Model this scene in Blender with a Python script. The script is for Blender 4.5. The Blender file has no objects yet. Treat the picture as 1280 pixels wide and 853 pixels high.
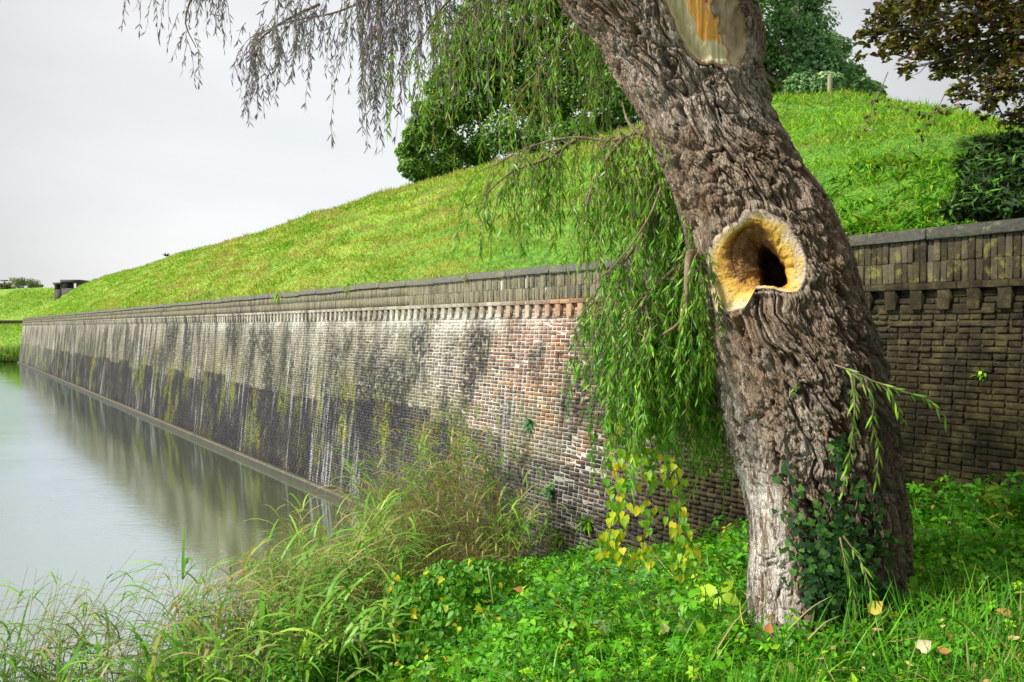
import bpy, math, random
import numpy as np
from mathutils import Vector, Matrix

random.seed(7)
RNG = np.random.default_rng(11)
C = bpy.context.scene.collection
SC = bpy.context.scene

# ------------------------------------------------------------------ camera, sky, sun
CAM_Z = 4.0
F = 995.0
PITCH = -math.atan(17.5 / F)
cam_d = bpy.data.cameras.new("camera")
cam_d.sensor_width = 36.0
cam_d.lens = F / 1280 * 36
cam_d.clip_start = 0.05
cam_d.clip_end = 8000
cam = bpy.data.objects.new("camera", cam_d)
C.objects.link(cam)
cam.location = (0, 0, CAM_Z)
cam.rotation_euler = (math.pi / 2 + PITCH, 0, 0)
SC.camera = cam

SUN_EL, SUN_AZ = math.radians(43), math.radians(252)   # azimuth clockwise from +Y: behind left
EXPOSURE = 1.15

world = bpy.data.worlds.new("World")
SC.world = world
world.use_nodes = True
wn, wl = world.node_tree.nodes, world.node_tree.links
wn.clear()
wo = wn.new('ShaderNodeOutputWorld')
bg = wn.new('ShaderNodeBackground')
skyt = wn.new('ShaderNodeTexSky')
skyt.sky_type = 'NISHITA'
skyt.sun_disc = False
skyt.sun_elevation = SUN_EL
skyt.sun_rotation = SUN_AZ
bg.inputs['Strength'].default_value = 0.1
tc = wn.new('ShaderNodeTexCoord')
mp = wn.new('ShaderNodeMapping')
mp.inputs['Scale'].default_value = (1.0, 1.0, 3.2)
mp.inputs['Location'].default_value = (1.3, 0.2, 0.1)
nz = wn.new('ShaderNodeTexNoise')
nz.inputs['Scale'].default_value = 1.3
nz.inputs['Detail'].default_value = 5
nz.inputs['Roughness'].default_value = 0.5
rp = wn.new('ShaderNodeValToRGB')                      # overcast deck (the sky texture shows through it faintly)
rp.color_ramp.elements[0].position = 0.30
rp.color_ramp.elements[0].color = (2.66, 2.77, 2.83, 1)
rp.color_ramp.elements[1].position = 0.66
rp.color_ramp.elements[1].color = (3.44, 3.41, 3.38, 1)
mx = wn.new('ShaderNodeMix')
mx.data_type = 'RGBA'
mx.inputs['Factor'].default_value = 0.96
wl.new(tc.outputs['Generated'], mp.inputs['Vector'])
wl.new(mp.outputs['Vector'], nz.inputs['Vector'])
wl.new(nz.outputs['Fac'], rp.inputs['Fac'])
wl.new(skyt.outputs['Color'], mx.inputs['A'])
dt = wn.new('ShaderNodeVectorMath')                    # thinner, brighter cloud low over the rampart
dt.operation = 'DOT_PRODUCT'
dt.inputs[1].default_value = Vector((-.06, .97, .20)).normalized()
wl.new(tc.outputs['Generated'], dt.inputs[0])
mr = wn.new('ShaderNodeMapRange')
mr.interpolation_type = 'SMOOTHSTEP'
for i_, v_ in enumerate((0, .80, 1.0, 0.90, 1.45)):
    if i_:
        mr.inputs[i_].default_value = v_
wl.new(dt.outputs['Value'], mr.inputs[0])
vm_ = wn.new('ShaderNodeVectorMath')
vm_.operation = 'SCALE'
wl.new(rp.outputs['Color'], vm_.inputs[0])
wl.new(mr.outputs[0], vm_.inputs['Scale'])
wl.new(vm_.outputs[0], mx.inputs['B'])
wl.new(mx.outputs['Result'], bg.inputs['Color'])
wl.new(bg.outputs['Background'], wo.inputs['Surface'])

sun_d = bpy.data.lights.new("sun", 'SUN')
sun_d.energy = 3.1
sun_d.angle = math.radians(5)
sun_d.color = (1.0, 0.95, 0.87)
sun = bpy.data.objects.new("sun", sun_d)
C.objects.link(sun)
to_sun = Vector((math.sin(SUN_AZ) * math.cos(SUN_EL), math.cos(SUN_AZ) * math.cos(SUN_EL), math.sin(SUN_EL)))
sun.rotation_euler = to_sun.to_track_quat('Z', 'Y').to_euler()
sun.location = (0, 0, 30)

vs = SC.view_settings
vs.view_transform = 'Standard'
vs.look = 'None'
vs.exposure = EXPOSURE
vs.gamma = 1.0
SC.cycles.max_bounces = 6
SC.cycles.transparent_max_bounces = 8

# ------------------------------------------------------------------ frame of the place
UD = np.array([-0.5875, 0.8092])          # along the wall, away from the camera
UN = np.array([0.8092, 0.5875])           # into the wall


def at(px, py, Y):
    """world point seen at a photograph pixel at depth Y"""
    u, v = (px - 640) / F, (426.5 - py) / F
    d = np.array([u, math.cos(PITCH) - v * math.sin(PITCH), math.sin(PITCH) + v * math.cos(PITCH)])
    d = d / d[1] * Y
    return np.array([d[0], Y, CAM_Z + d[2]])


def proj(P):
    P = np.asarray(P, float)
    z = P[..., 2] - CAM_Z
    cz = P[..., 1] * math.cos(PITCH) + z * math.sin(PITCH)
    cy = -P[..., 1] * math.sin(PITCH) + z * math.cos(PITCH)
    return 640 + F * P[..., 0] / cz, 426.5 - F * cy / cz


def sd(s, D, z):
    s, D, z = np.broadcast_arrays(np.asarray(s, float), np.asarray(D, float), np.asarray(z, float))
    return np.stack([s * UD[0] + D * UN[0], s * UD[1] + D * UN[1], z], -1)


# ------------------------------------------------------------------ noise
_tab = np.random.default_rng(5).random(4096)


def _h(ix, iy, iz):
    n = (ix * 73856093) ^ (iy * 19349663) ^ (iz * 83492791)
    n = (n ^ (n >> 13)) * 1274126177
    return _tab[(n ^ (n >> 16)) & 4095]


def vnoise(p):
    p = np.asarray(p, float)
    i = np.floor(p).astype(np.int64)
    f = p - i
    f = f * f * (3 - 2 * f)
    r = 0
    for dx in (0, 1):
        wx = f[..., 0] if dx else 1 - f[..., 0]
        for dy in (0, 1):
            wy = f[..., 1] if dy else 1 - f[..., 1]
            for dz in (0, 1):
                wz = f[..., 2] if dz else 1 - f[..., 2]
                r = r + wx * wy * wz * _h(i[..., 0] + dx, i[..., 1] + dy, i[..., 2] + dz)
    return r * 2 - 1


def fbm(p, o=4, g=0.5):
    r, a, s = 0, 1, 0
    for k in range(o):
        r = r + a * vnoise(np.asarray(p) * 2 ** k + 17.3 * k)
        s += a
        a *= g
    return r / s


def worley(p, tilt=False):
    i = np.floor(p).astype(np.int64)
    f1 = np.full(p.shape[:-1], 9.0)
    f2 = f1.copy()
    cid = np.zeros(p.shape[:-1])
    lz = np.zeros(p.shape[:-1])
    for dx in (-1, 0, 1):
        for dy in (-1, 0, 1):
            for dz in (-1, 0, 1):
                a, b, c = i[..., 0] + dx, i[..., 1] + dy, i[..., 2] + dz
                h1 = _h(a, b, c)
                h2 = _h(a + 31, b + 7, c - 11)
                h3 = _h(a - 5, b + 41, c + 23)
                d = np.sqrt((a + h1 - p[..., 0]) ** 2 + (b + h2 - p[..., 1]) ** 2 + (c + h3 - p[..., 2]) ** 2)
                m = d < f1
                f2 = np.where(m, f1, np.minimum(f2, d))
                f1 = np.where(m, d, f1)
                cid = np.where(m, h1, cid)
                if tilt:
                    lz = np.where(m, p[..., 2] - (c + h3) + .6 * ((p[..., 0] - (a + h1)) * (h2 - .5) * 2), lz)
    return (f1, f2, cid, lz) if tilt else (f1, f2, cid)


def n2(x, y, z=0.0):
    x, y = np.broadcast_arrays(np.asarray(x, float), np.asarray(y, float))
    return np.stack([x, y, np.full(x.shape, float(z))], -1)


def sstep(a, b, x):
    t = np.clip((np.asarray(x, float) - a) / (b - a), 0, 1)
    return t * t * (3 - 2 * t)


# ------------------------------------------------------------------ mesh helpers
def mesh_np(name, V, Fc, attrs=None, smooth=False, mat=None):
    V = np.ascontiguousarray(V, dtype=np.float32)
    me = bpy.data.meshes.new(name)
    if isinstance(Fc, np.ndarray):
        Fc = [Fc]
    Fc = [np.asarray(f, dtype=np.int32) for f in Fc if len(f)]
    loops = np.concatenate([f.ravel() for f in Fc])
    tot = np.concatenate([np.full(len(f), f.shape[1], np.int32) for f in Fc])
    st = np.concatenate([[0], np.cumsum(tot)[:-1]]).astype(np.int32)
    me.vertices.add(len(V))
    me.vertices.foreach_set('co', V.ravel())
    me.loops.add(len(loops))
    me.loops.foreach_set('vertex_index', loops)
    me.polygons.add(len(tot))
    me.polygons.foreach_set('loop_start', st)
    me.polygons.foreach_set('loop_total', tot)
    if smooth:
        me.polygons.foreach_set('use_smooth', np.ones(len(tot), bool))
    me.update(calc_edges=True)
    for k, v in (attrs or {}).items():
        a = me.attributes.new(k, 'FLOAT', 'POINT')
        a.data.foreach_set('value', np.ascontiguousarray(v, dtype=np.float32))
    if mat:
        me.materials.append(mat)
    return me


def link(name, me, parent=None, loc=(0, 0, 0)):
    o = bpy.data.objects.new(name, me)
    C.objects.link(o)
    o.location = loc
    if parent:
        o.parent = parent
    return o


def tag(o, label=None, cat=None, group=None, kind=None):
    if label:
        o['label'] = label
    if cat:
        o['category'] = cat
    if group:
        o['group'] = group
    if kind:
        o['kind'] = kind
    return o


def empty(name, loc, label, cat, group=None):
    o = bpy.data.objects.new(name, None)
    C.objects.link(o)
    o.location = tuple(float(c) for c in loc)
    o.empty_display_size = 0.3
    return tag(o, label, cat, group)


class G:
    """accumulates geometry; builds it as ONE mesh object"""

    def __init__(s):
        s.V, s.Q, s.T, s.A, s.n = [], [], [], [], 0

    def add(s, V, Q=None, T=None, tint=0.5):
        V = np.asarray(V, float).reshape(-1, 3)
        if Q is not None and len(Q):
            s.Q.append(np.asarray(Q) + s.n)
        if T is not None and len(T):
            s.T.append(np.asarray(T) + s.n)
        s.V.append(V)
        s.A.append(np.broadcast_to(np.asarray(tint, float), (len(V),)))
        s.n += len(V)
        return s

    def mesh(s, name, mat, smooth=False, off=(0, 0, 0)):
        V = np.concatenate(s.V) - np.asarray(off, float)
        Fc = []
        if s.Q:
            Fc.append(np.concatenate(s.Q))
        if s.T:
            Fc.append(np.concatenate(s.T))
        return mesh_np(name, V, Fc, {'tint': np.concatenate(s.A)}, smooth, mat)

    def build(s, name, mat, parent=None, smooth=False, kind=None):
        off = parent_world(parent)
        o = link(name, s.mesh(name, mat, smooth, off), parent)
        if kind:
            o['kind'] = kind
        return o


def parent_world(p):
    v = Vector((0, 0, 0))
    while p is not None:
        v = v + Vector(p.location)
        p = p.parent
    return np.array(v)


def tube(g, P, R, sides=6, tint=0.5, cap=True):
    P = np.asarray(P, float)
    n = len(P)
    R = np.broadcast_to(np.asarray(R, float), (n,))
    T = np.gradient(P, axis=0)
    T /= np.linalg.norm(T, axis=1)[:, None] + 1e-9
    ref = np.array([0, 0, 1.0]) if abs(T[:, 2]).mean() < 0.8 else np.array([1.0, 0.2, 0])
    A = np.cross(T, ref)
    A /= np.linalg.norm(A, axis=1)[:, None] + 1e-9
    B = np.cross(T, A)
    th = np.linspace(0, 2 * np.pi, sides, endpoint=False)
    V = P[:, None] + R[:, None, None] * (np.cos(th)[None, :, None] * A[:, None] + np.sin(th)[None, :, None] * B[:, None])
    i = np.arange(n - 1)[:, None] * sides
    j = np.arange(sides)[None]
    k = (j + 1) % sides
    Q = np.stack([i + j, i + k, i + sides + k, i + sides + j], -1).reshape(-1, 4)
    V = V.reshape(-1, 3)
    T3 = None
    if cap:
        V = np.concatenate([V, P[-1:]])
        b = (n - 1) * sides
        T3 = np.stack([b + np.arange(sides), b + (np.arange(sides) + 1) % sides, np.full(sides, n * sides)], -1)
    g.add(V, Q, T3, tint)


def box(g, lo, hi, M=None, tint=0.5):
    lo, hi = np.asarray(lo, float), np.asarray(hi, float)
    V = np.array([[x, y, z] for z in (lo[2], hi[2]) for y in (lo[1], hi[1]) for x in (lo[0], hi[0])])
    if M is not None:
        V = M(V)
    Q = [[0, 2, 3, 1], [4, 5, 7, 6], [0, 1, 5, 4], [2, 6, 7, 3], [0, 4, 6, 2], [1, 3, 7, 5]]
    g.add(V, Q, None, tint)


# leaf outlines: (across, along, fold) triples
TPL = {
    'kite': (np.array([[0, 0, 0], [.5, .42, .12], [0, 1, -.1], [-.5, .42, .12]]), [], [[0, 1, 2], [0, 2, 3]]),
    'lance': (np.array([[0, 0, 0], [.42, .28, .1], [-.42, .28, .1], [.4, .6, .02], [-.4, .6, .02], [0, 1, -.22]]),
              [[1, 3, 4, 2]], [[0, 1, 2], [3, 5, 4]]),
    'oval': (np.array([[0, 0, 0], [.38, .2, .1], [0, .3, 0], [-.38, .2, .1], [.46, .55, .08], [0, .62, -.04],
                       [-.46, .55, .08], [0, 1, -.18]]),
             [[1, 4, 5, 2], [2, 5, 6, 3]], [[0, 1, 2], [0, 2, 3], [4, 7, 5], [5, 7, 6]]),
    'heart': (np.array([[0, 0, 0], [.25, -.14, .05], [.52, .08, .12], [.46, .42, .1], [.2, .78, 0], [0, 1.05, -.18],
                        [-.2, .78, 0], [-.46, .42, .1], [-.52, .08, .12], [-.25, -.14, .05], [0, .45, -.03]]),
              [], [[10, a, a + 1] for a in range(0, 9)] + [[10, 9, 0]]),
    'ivy': (np.array([[0, 0, 0], [.3, -.12, .03], [.55, .18, .06], [.3, .36, .03], [.34, .62, .03], [0, 1, -.12],
                      [-.34, .62, .03], [-.3, .36, .03], [-.55, .18, .06], [-.3, -.12, .03], [0, .35, 0]]),
            [], [[10, a, a + 1] for a in range(0, 9)] + [[10, 9, 0]]),
}


def blade_tpl(seg=5, droop=0.5, side=0.0):
    y = np.linspace(0, 1, seg + 1)
    a = droop * 1.6
    yy = np.cumsum(np.concatenate([[0], np.cos(a * (y[1:] ** 1.4)) / seg]))
    zz = -np.cumsum(np.concatenate([[0], np.sin(a * (y[1:] ** 1.4)) / seg]))
    w = np.sin(np.pi * np.clip(0.28 + 0.72 * y, 0, 1)) ** 0.8
    V, Q = [], []
    for k in range(seg):
        V += [[-.5 * w[k] + side * y[k] ** 2, yy[k], zz[k]], [.5 * w[k] + side * y[k] ** 2, yy[k], zz[k]]]
    V.append([side, yy[-1], zz[-1]])
    for k in range(seg - 1):
        Q.append([2 * k, 2 * k + 1, 2 * k + 3, 2 * k + 2])
    return np.array(V), Q, [[2 * seg - 2, 2 * seg - 1, 2 * seg]]


for _i, _d in enumerate((0.15, 0.5, 0.9, 1.3)):
    TPL['blade%d' % _i] = blade_tpl(5, _d)
    TPL['short%d' % _i] = blade_tpl(2, _d)


def norm(a):
    return a / (np.linalg.norm(a, axis=-1, keepdims=True) + 1e-9)


def frames(d, up):
    d = norm(np.asarray(d, float))
    s = norm(np.cross(d, np.asarray(up, float)))
    n = np.cross(s, d)
    return s, d, n


def leaves(g, kind, pos, d, up, L, W, tint):
    V, Q, T = TPL[kind]
    s, d, n = frames(d, up)
    pos = np.asarray(pos, float)
    N = len(pos)
    L = np.broadcast_to(L, (N,))[:, None, None]
    W = np.broadcast_to(W, (N,))[:, None, None]
    zs = L if kind[:5] in ('blade', 'short') else W
    P = pos[:, None] + V[None, :, :1] * W * s[:, None] + V[None, :, 1:2] * L * d[:, None] + V[None, :, 2:] * zs * n[:, None]
    k = len(V)
    base = (np.arange(N) * k)[:, None, None]
    q = (np.asarray(Q)[None] + base).reshape(-1, 4) if len(Q) else None
    t = (np.asarray(T)[None] + base).reshape(-1, 3) if len(T) else None
    g.add(P.reshape(-1, 3), q, t, np.repeat(np.broadcast_to(tint, (N,)), k))


_leafmesh = {}


def leaf_parts(kind, pos, d, up, L, W, tint, mat, parent, name='leaf', shades=6):
    """each leaf an object of its own, sharing mesh data between alike leaves"""
    V, Q, T = TPL[kind]
    s, dd, n = frames(d, up)
    off = parent_world(parent)
    N = len(pos)
    L = np.broadcast_to(L, (N,))
    W = np.broadcast_to(W, (N,))
    tint = np.broadcast_to(tint, (N,))
    for i in range(N):
        q = min(shades - 1, int(tint[i] * shades))
        key = (kind, mat.name, q)
        if key not in _leafmesh:
            _leafmesh[key] = mesh_np(name, V, [np.array(f) for f in (Q, T) if len(f)],
                                     {'tint': np.full(len(V), (q + 0.5) / shades)}, False, mat)
        o = bpy.data.objects.new(name, _leafmesh[key])
        C.objects.link(o)
        o.parent = parent
        p = pos[i] - off
        o.matrix_basis = Matrix(((s[i][0] * W[i], dd[i][0] * L[i], n[i][0] * W[i], p[0]),
                                 (s[i][1] * W[i], dd[i][1] * L[i], n[i][1] * W[i], p[1]),
                                 (s[i][2] * W[i], dd[i][2] * L[i], n[i][2] * W[i], p[2]), (0, 0, 0, 1)))


def rdir(n, zlo=-1, zhi=1):
    z = RNG.uniform(zlo, zhi, n)
    a = RNG.uniform(0, 2 * np.pi, n)
    r = np.sqrt(np.maximum(0, 1 - z * z))
    return np.stack([r * np.cos(a), r * np.sin(a), z], -1)


def curve(P, n):
    """smooth resample of a polyline (Catmull-Rom)"""
    P = np.asarray(P, float)
    Q = np.concatenate([2 * P[:1] - P[1:2], P, 2 * P[-1:] - P[-2:-1]])
    t = np.linspace(0, len(P) - 1 - 1e-6, n)
    i = t.astype(int)
    f = (t - i)[:, None]
    a, b, c, d = Q[i], Q[i + 1], Q[i + 2], Q[i + 3]
    return 0.5 * ((2 * b) + (-a + c) * f + (2 * a - 5 * b + 4 * c - d) * f ** 2 + (-a + 3 * b - 3 * c + d) * f ** 3)


# ------------------------------------------------------------------ materials
class NT:
    def __init__(s, name, rough=0.8):
        s.m = bpy.data.materials.new(name)
        s.m.use_nodes = True
        s.t = s.m.node_tree
        s.t.nodes.clear()
        s.out = s.t.nodes.new('ShaderNodeOutputMaterial')
        s.p = s.t.nodes.new('ShaderNodeBsdfPrincipled')
        s.p.inputs['Roughness'].default_value = rough
        s.t.links.new(s.p.outputs[0], s.out.inputs['Surface'])

    def n(s, typ, **kw):
        nd = s.t.nodes.new(typ)
        for k, v in kw.items():
            setattr(nd, k, v)
        return nd

    def put(s, sock, v):
        if isinstance(v, bpy.types.NodeSocket):
            s.t.links.new(v, sock)
        elif isinstance(v, (tuple, list)) and len(v) == 3 and sock.type == 'RGBA':
            sock.default_value = (*v, 1)
        else:
            sock.default_value = v

    def math(s, op, a, b=0.0, c=None, clamp=False):
        nd = s.n('ShaderNodeMath', operation=op, use_clamp=clamp)
        s.put(nd.inputs[0], a)
        s.put(nd.inputs[1], b)
        if c is not None:
            s.put(nd.inputs[2], c)
        return nd.outputs[0]

    def mix(s, f, a, b, mode='MIX'):
        nd = s.n('ShaderNodeMix', data_type='RGBA', blend_type=mode)
        s.put(nd.inputs['Factor'], f)
        s.put(nd.inputs['A'], a)
        s.put(nd.inputs['B'], b)
        return nd.outputs['Result']

    def ramp(s, f, stops, interp='LINEAR'):
        nd = s.n('ShaderNodeValToRGB')
        cr = nd.color_ramp
        cr.interpolation = interp
        while len(cr.elements) < len(stops):
            cr.elements.new(0.5)
        for e, (p, c) in zip(cr.elements, stops):
            e.position = p
            e.color = (*c, 1) if isinstance(c, (tuple, list)) else (c, c, c, 1)
        s.put(nd.inputs[0], f)
        return nd.outputs[0]

    def rng(s, v, a, b, lo=0.0, hi=1.0):
        nd = s.n('ShaderNodeMapRange')
        nd.interpolation_type = 'SMOOTHSTEP'
        for k, x in zip(range(5), (v, a, b, lo, hi)):
            s.put(nd.inputs[k], x)
        return nd.outputs[0]

    def mapping(s, vec, scale=(1, 1, 1), loc=(0, 0, 0), rot=(0, 0, 0)):
        nd = s.n('ShaderNodeMapping')
        s.put(nd.inputs['Vector'], vec)
        nd.inputs['Scale'].default_value = scale
        nd.inputs['Location'].default_value = loc
        nd.inputs['Rotation'].default_value = rot
        return nd.outputs[0]

    def noise(s, vec, scale, detail=4, rough=0.55, dist=0.0, col=False):
        nd = s.n('ShaderNodeTexNoise')
        s.put(nd.inputs['Vector'], vec)
        nd.inputs['Scale'].default_value = scale
        nd.inputs['Detail'].default_value = detail
        nd.inputs['Roughness'].default_value = rough
        nd.inputs['Distortion'].default_value = dist
        return nd.outputs['Color' if col else 'Fac']

    def attr(s, name):
        return s.n('ShaderNodeAttribute', attribute_name=name).outputs['Fac']

    def pos(s):
        return s.n('ShaderNodeNewGeometry').outputs['Position']

    def sep(s, v):
        nd = s.n('ShaderNodeSeparateXYZ')
        s.put(nd.inputs[0], v)
        return nd.outputs

    def bump(s, h, strength=0.5, dist=0.01, prev=None):
        nd = s.n('ShaderNodeBump')
        nd.inputs['Strength'].default_value = strength
        nd.inputs['Distance'].default_value = dist
        s.put(nd.inputs['Height'], h)
        if prev is not None:
            s.put(nd.inputs['Normal'], prev)
        s.t.links.new(nd.outputs[0], s.p.inputs['Normal'])
        return nd.outputs[0]

    def color(s, c):
        s.put(s.p.inputs['Base Color'], c)


def leaf_mat(name, stops, trans=0.35, rough=0.5, patch=0.0, hue=None):
    m = NT(name, rough)
    t = m.attr('tint')
    if patch:
        nz_ = m.noise(m.pos(), patch, 2)
        t = m.math('ADD', t, m.math('MULTIPLY', m.math('SUBTRACT', nz_, 0.5), 0.7), clamp=True)
    c = m.ramp(t, stops)
    m.color(c)
    m.p.inputs['Specular IOR Level'].default_value = 0.25
    tr = m.n('ShaderNodeBsdfTranslucent')
    m.put(tr.inputs['Color'], m.mix(1.0, c, (1.0, 1.0, 0.55), 'MULTIPLY'))
    ms = m.n('ShaderNodeMixShader')
    ms.inputs[0].default_value = trans
    m.t.links.new(m.p.outputs[0], ms.inputs[1])
    m.t.links.new(tr.outputs[0], ms.inputs[2])
    m.t.links.new(ms.outputs[0], m.out.inputs['Surface'])
    return m.m


def wallvec(m):
    """position in the wall's own frame: x runs away along the wall, z is up"""
    p = m.sep(m.pos())
    x = m.math('ADD', m.math('MULTIPLY', p[0], float(UD[0])), m.math('MULTIPLY', p[1], float(UD[1])))
    y = m.math('ADD', m.math('MULTIPLY', p[0], float(UN[0])), m.math('MULTIPLY', p[1], float(UN[1])))
    cb = m.n('ShaderNodeCombineXYZ')
    m.put(cb.inputs[0], x)
    m.put(cb.inputs[1], y)
    m.put(cb.inputs[2], p[2])
    return cb.outputs[0], x, p[2]


def masonry(name, kind):
    """weathered masonry; kind is brick, mortar, far, upright or stone"""
    m = NT(name, 0.88)
    v, s, z = wallvec(m)
    t = m.attr('tint')
    fine = m.noise(v, 26, 5, 0.7)
    mid = m.noise(v, 2.2, 4, 0.6)
    streak = m.noise(m.mapping(v, (2.3, 1, 0.22)), 1.0, 5, 0.62, 0.3)
    streak2 = m.noise(m.mapping(v, (5.5, 1, 0.30), (7, 0, 3)), 1.0, 5, 0.65)
    big = m.noise(m.mapping(v, (0.42, 1, 0.55), (3, 0, 1)), 1.0, 4, 0.6)
    redzone = m.math('MULTIPLY', m.math('MULTIPLY', m.rng(s, 13.6, 9.8), m.rng(s, 6.8, 8.2)), m.rng(m.math('ADD', mid, m.math('MULTIPLY', m.math('SUBTRACT', z, 3.0), 0.13)), 0.34, 0.54))
    brick_old = m.ramp(t, [(0, (.045, .036, .032)), (.3, (.10, .080, .062)), (.6, (.17, .145, .105)), (1, (.28, .245, .185))])
    brick_red = m.ramp(t, [(0, (.085, .032, .022)), (.35, (.21, .080, .045)), (.7, (.36, .145, .07)), (1, (.44, .29, .16))])
    mort = m.ramp(fine, [(.3, (.38, .37, .33)), (.7, (.68, .66, .60))])
    mort = m.mix(m.rng(s, 12, 20, 0, .5), mort, (.16, .155, .13))
    if kind == 'brick':
        c = m.mix(redzone, brick_old, brick_red)
    elif kind == 'mortar':
        c = mort
    elif kind == 'upright':
        c = m.ramp(t, [(0, (.035, .030, .022)), (.4, (.095, .082, .055)), (1, (.21, .185, .13))])
    elif kind == 'stone':
        c = m.ramp(fine, [(.25, (.075, .078, .07)), (.75, (.17, .17, .15))])
    else:                                  # far: courses too fine to tell apart
        bt = m.n('ShaderNodeTexBrick')
        cbn = m.n('ShaderNodeCombineXYZ')
        m.put(cbn.inputs[0], s)
        m.put(cbn.inputs[1], z)
        m.put(bt.inputs['Vector'], cbn.outputs[0])
        m.put(bt.inputs['Color1'], (.10, .085, .065))
        m.put(bt.inputs['Color2'], (.20, .175, .13))
        m.put(bt.inputs['Mortar'], (.30, .29, .26))
        bt.inputs['Scale'].default_value = 1
        bt.inputs['Brick Width'].default_value = .23
        bt.inputs['Row Height'].default_value = .0625
        bt.inputs['Mortar Size'].default_value = .011
        c = bt.outputs['Color']
    body = kind in ('brick', 'mortar', 'far')
    k = {'brick': 1.0, 'mortar': 0.75, 'far': 0.95, 'upright': 0.8, 'stone': 0.6}[kind]
    sp = m.rng(fine, 0.36, 0.60)
    # grey-green lichen bloom
    c = m.mix(m.math('MULTIPLY', m.math('MULTIPLY', m.rng(big, 0.38, 0.60), 0.65 * k), m.math('SUBTRACT', 1.0, m.math('MULTIPLY', redzone, .7))), c, (.165, .155, .085))
    # pale lime wash running down, strongest under the cornice and away from the viewer
    w1 = m.math('MULTIPLY', m.rng(m.math('ADD', streak, m.math('MULTIPLY', m.math('SUBTRACT', z, 3.3), 0.10)), 0.47, 0.62), sp)
    w1 = m.math('MULTIPLY', w1, m.rng(s, 6.5, 16, 0.06, 0.85))
    if body or kind == 'upright':
        c = m.mix(m.math('MULTIPLY', w1, 0.78 if body else 0.25), c, (.48, .46, .38))
        wt = m.math('MULTIPLY', m.math('MULTIPLY', m.math('MULTIPLY', m.rng(z, 3.75, 4.12), m.rng(z, 4.30, 4.17, .25, 1)), m.rng(m.noise(m.mapping(v, (.8, 1, .8)), 1.0, 4, .6), .42, .58)), m.math('MULTIPLY', m.rng(s, 9, 11.5), m.rng(s, 40, 20)))
        c = m.mix(m.math('MULTIPLY', wt, .8 if body else .1), c, (.60, .58, .50))
    if body:
        # broad dark runs of algae
        dk = m.math('MULTIPLY', m.rng(m.noise(m.mapping(v, (0.85, 1, 0.33), (11, 0, 5)), 1.0, 3, 0.55), 0.45, 0.58), m.rng(m.noise(v, 9, 3), 0.30, 0.55))
        dk = m.math('MULTIPLY', dk, m.rng(z, 4.35, 3.8))
        c = m.mix(m.math('MULTIPLY', dk, 0.92), c, (.028, .029, .027))
        dl = m.math('MULTIPLY', m.rng(m.noise(m.mapping(v, (3.4, 1, .16), (5, 0, 2)), 1.0, 5, .6), .50, .60), m.rng(s, 10, 26, .1, .85))
        c = m.mix(dl, c, (.045, .044, .042))
        # the old high water band: black below a stepped line
        st = m.n('ShaderNodeMath', operation='SNAP')
        m.put(st.inputs[0], s)
        st.inputs[1].default_value = 2.7
        cs = m.n('ShaderNodeCombineXYZ')
        m.put(cs.inputs[0], st.outputs[0])
        step = m.noise(cs.outputs[0], 0.83, 1)
        zz = m.math('ADD', z, m.math('MULTIPLY', m.math('SUBTRACT', m.noise(v, 3.0, 4, .7), 0.5), 0.18))
        top = m.math('ADD', m.math('MULTIPLY', m.math('SUBTRACT', step, 0.5), 1.6), 2.18)
        top = m.math('SUBTRACT', top, m.rng(s, 13, 8, 0, 0.25))
        band = m.rng(m.math('SUBTRACT', zz, top), 0.05, -0.05)
        band = m.math('MULTIPLY', m.math('MULTIPLY', band, m.rng(s, 92, 70, 0.45, 1.0)), m.rng(m.noise(v, 1.3, 5, .7), .30, .52, .6, 1.0))
        band = m.math('MULTIPLY', band, m.rng(s, 8, 14, .65, 1.0))
        c = m.mix(m.math('MULTIPLY', band, {'brick': .96, 'mortar': m.rng(s, 10, 22, .60, .90), 'far': .93}[kind]), c, (.026, .024, .029))
        # salt streaks over the band
        w2 = m.math('MULTIPLY', m.rng(streak2, 0.53, 0.63), sp)
        w2 = m.math('MULTIPLY', w2, m.rng(s, 7, 13, 0.05, 0.75))
        c = m.mix(m.math('MULTIPLY', w2, m.rng(m.noise(v, .35, 2), .40, .6)), c, (.56, .56, .54))
        # yellow-green moss, in patches and thin runs
        ms_ = m.math('MULTIPLY', m.rng(m.noise(m.mapping(v, (1.1, 1, .42), (2, 0, 9)), 1.1, 4, .7), .50, .61), m.rng(m.noise(v, 14, 3, .7), .42, .56))
        ms_ = m.math('MULTIPLY', ms_, m.rng(z, 3.3, 1.9, 0.25, 1))
        ms_ = m.math('MULTIPLY', ms_, m.rng(m.noise(m.mapping(v, (.22, 1, .5), (9, 0, 4)), 1.0, 3), .40, .55, .15, 1))
        c = m.mix(m.math('MULTIPLY', ms_, m.rng(s, 9, 15, .35, .9)), c, (.20, .21, .025))
    # damp mossy stretch by the bank, with canopy shade painted into its colour
    damp_shade = m.rng(m.math('ADD', s, m.math('MULTIPLY', m.math('SUBTRACT', mid, .5), 3.0)), 9.8, 6.2)
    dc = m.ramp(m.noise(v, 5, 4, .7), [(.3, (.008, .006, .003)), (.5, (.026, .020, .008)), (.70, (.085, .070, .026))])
    c = m.mix(m.math('MULTIPLY', damp_shade, {'brick': .92, 'mortar': .92, 'far': .8, 'upright': .60, 'stone': .45}[kind]), c, dc)
    if kind == 'upright':
        c = m.mix(m.math('MULTIPLY', m.rng(m.noise(v, 8, 4, .7), .52, .66), .7), c, (.20, .19, .05))
        c = m.mix(m.math('MULTIPLY', m.rng(z, 4.78, 4.9), .5), c, (.10, .10, .085))
    if kind == 'stone':
        c = m.mix(m.rng(m.noise(v, 6, 5, .75), .56, .70), c, (.22, .23, .12))
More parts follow.
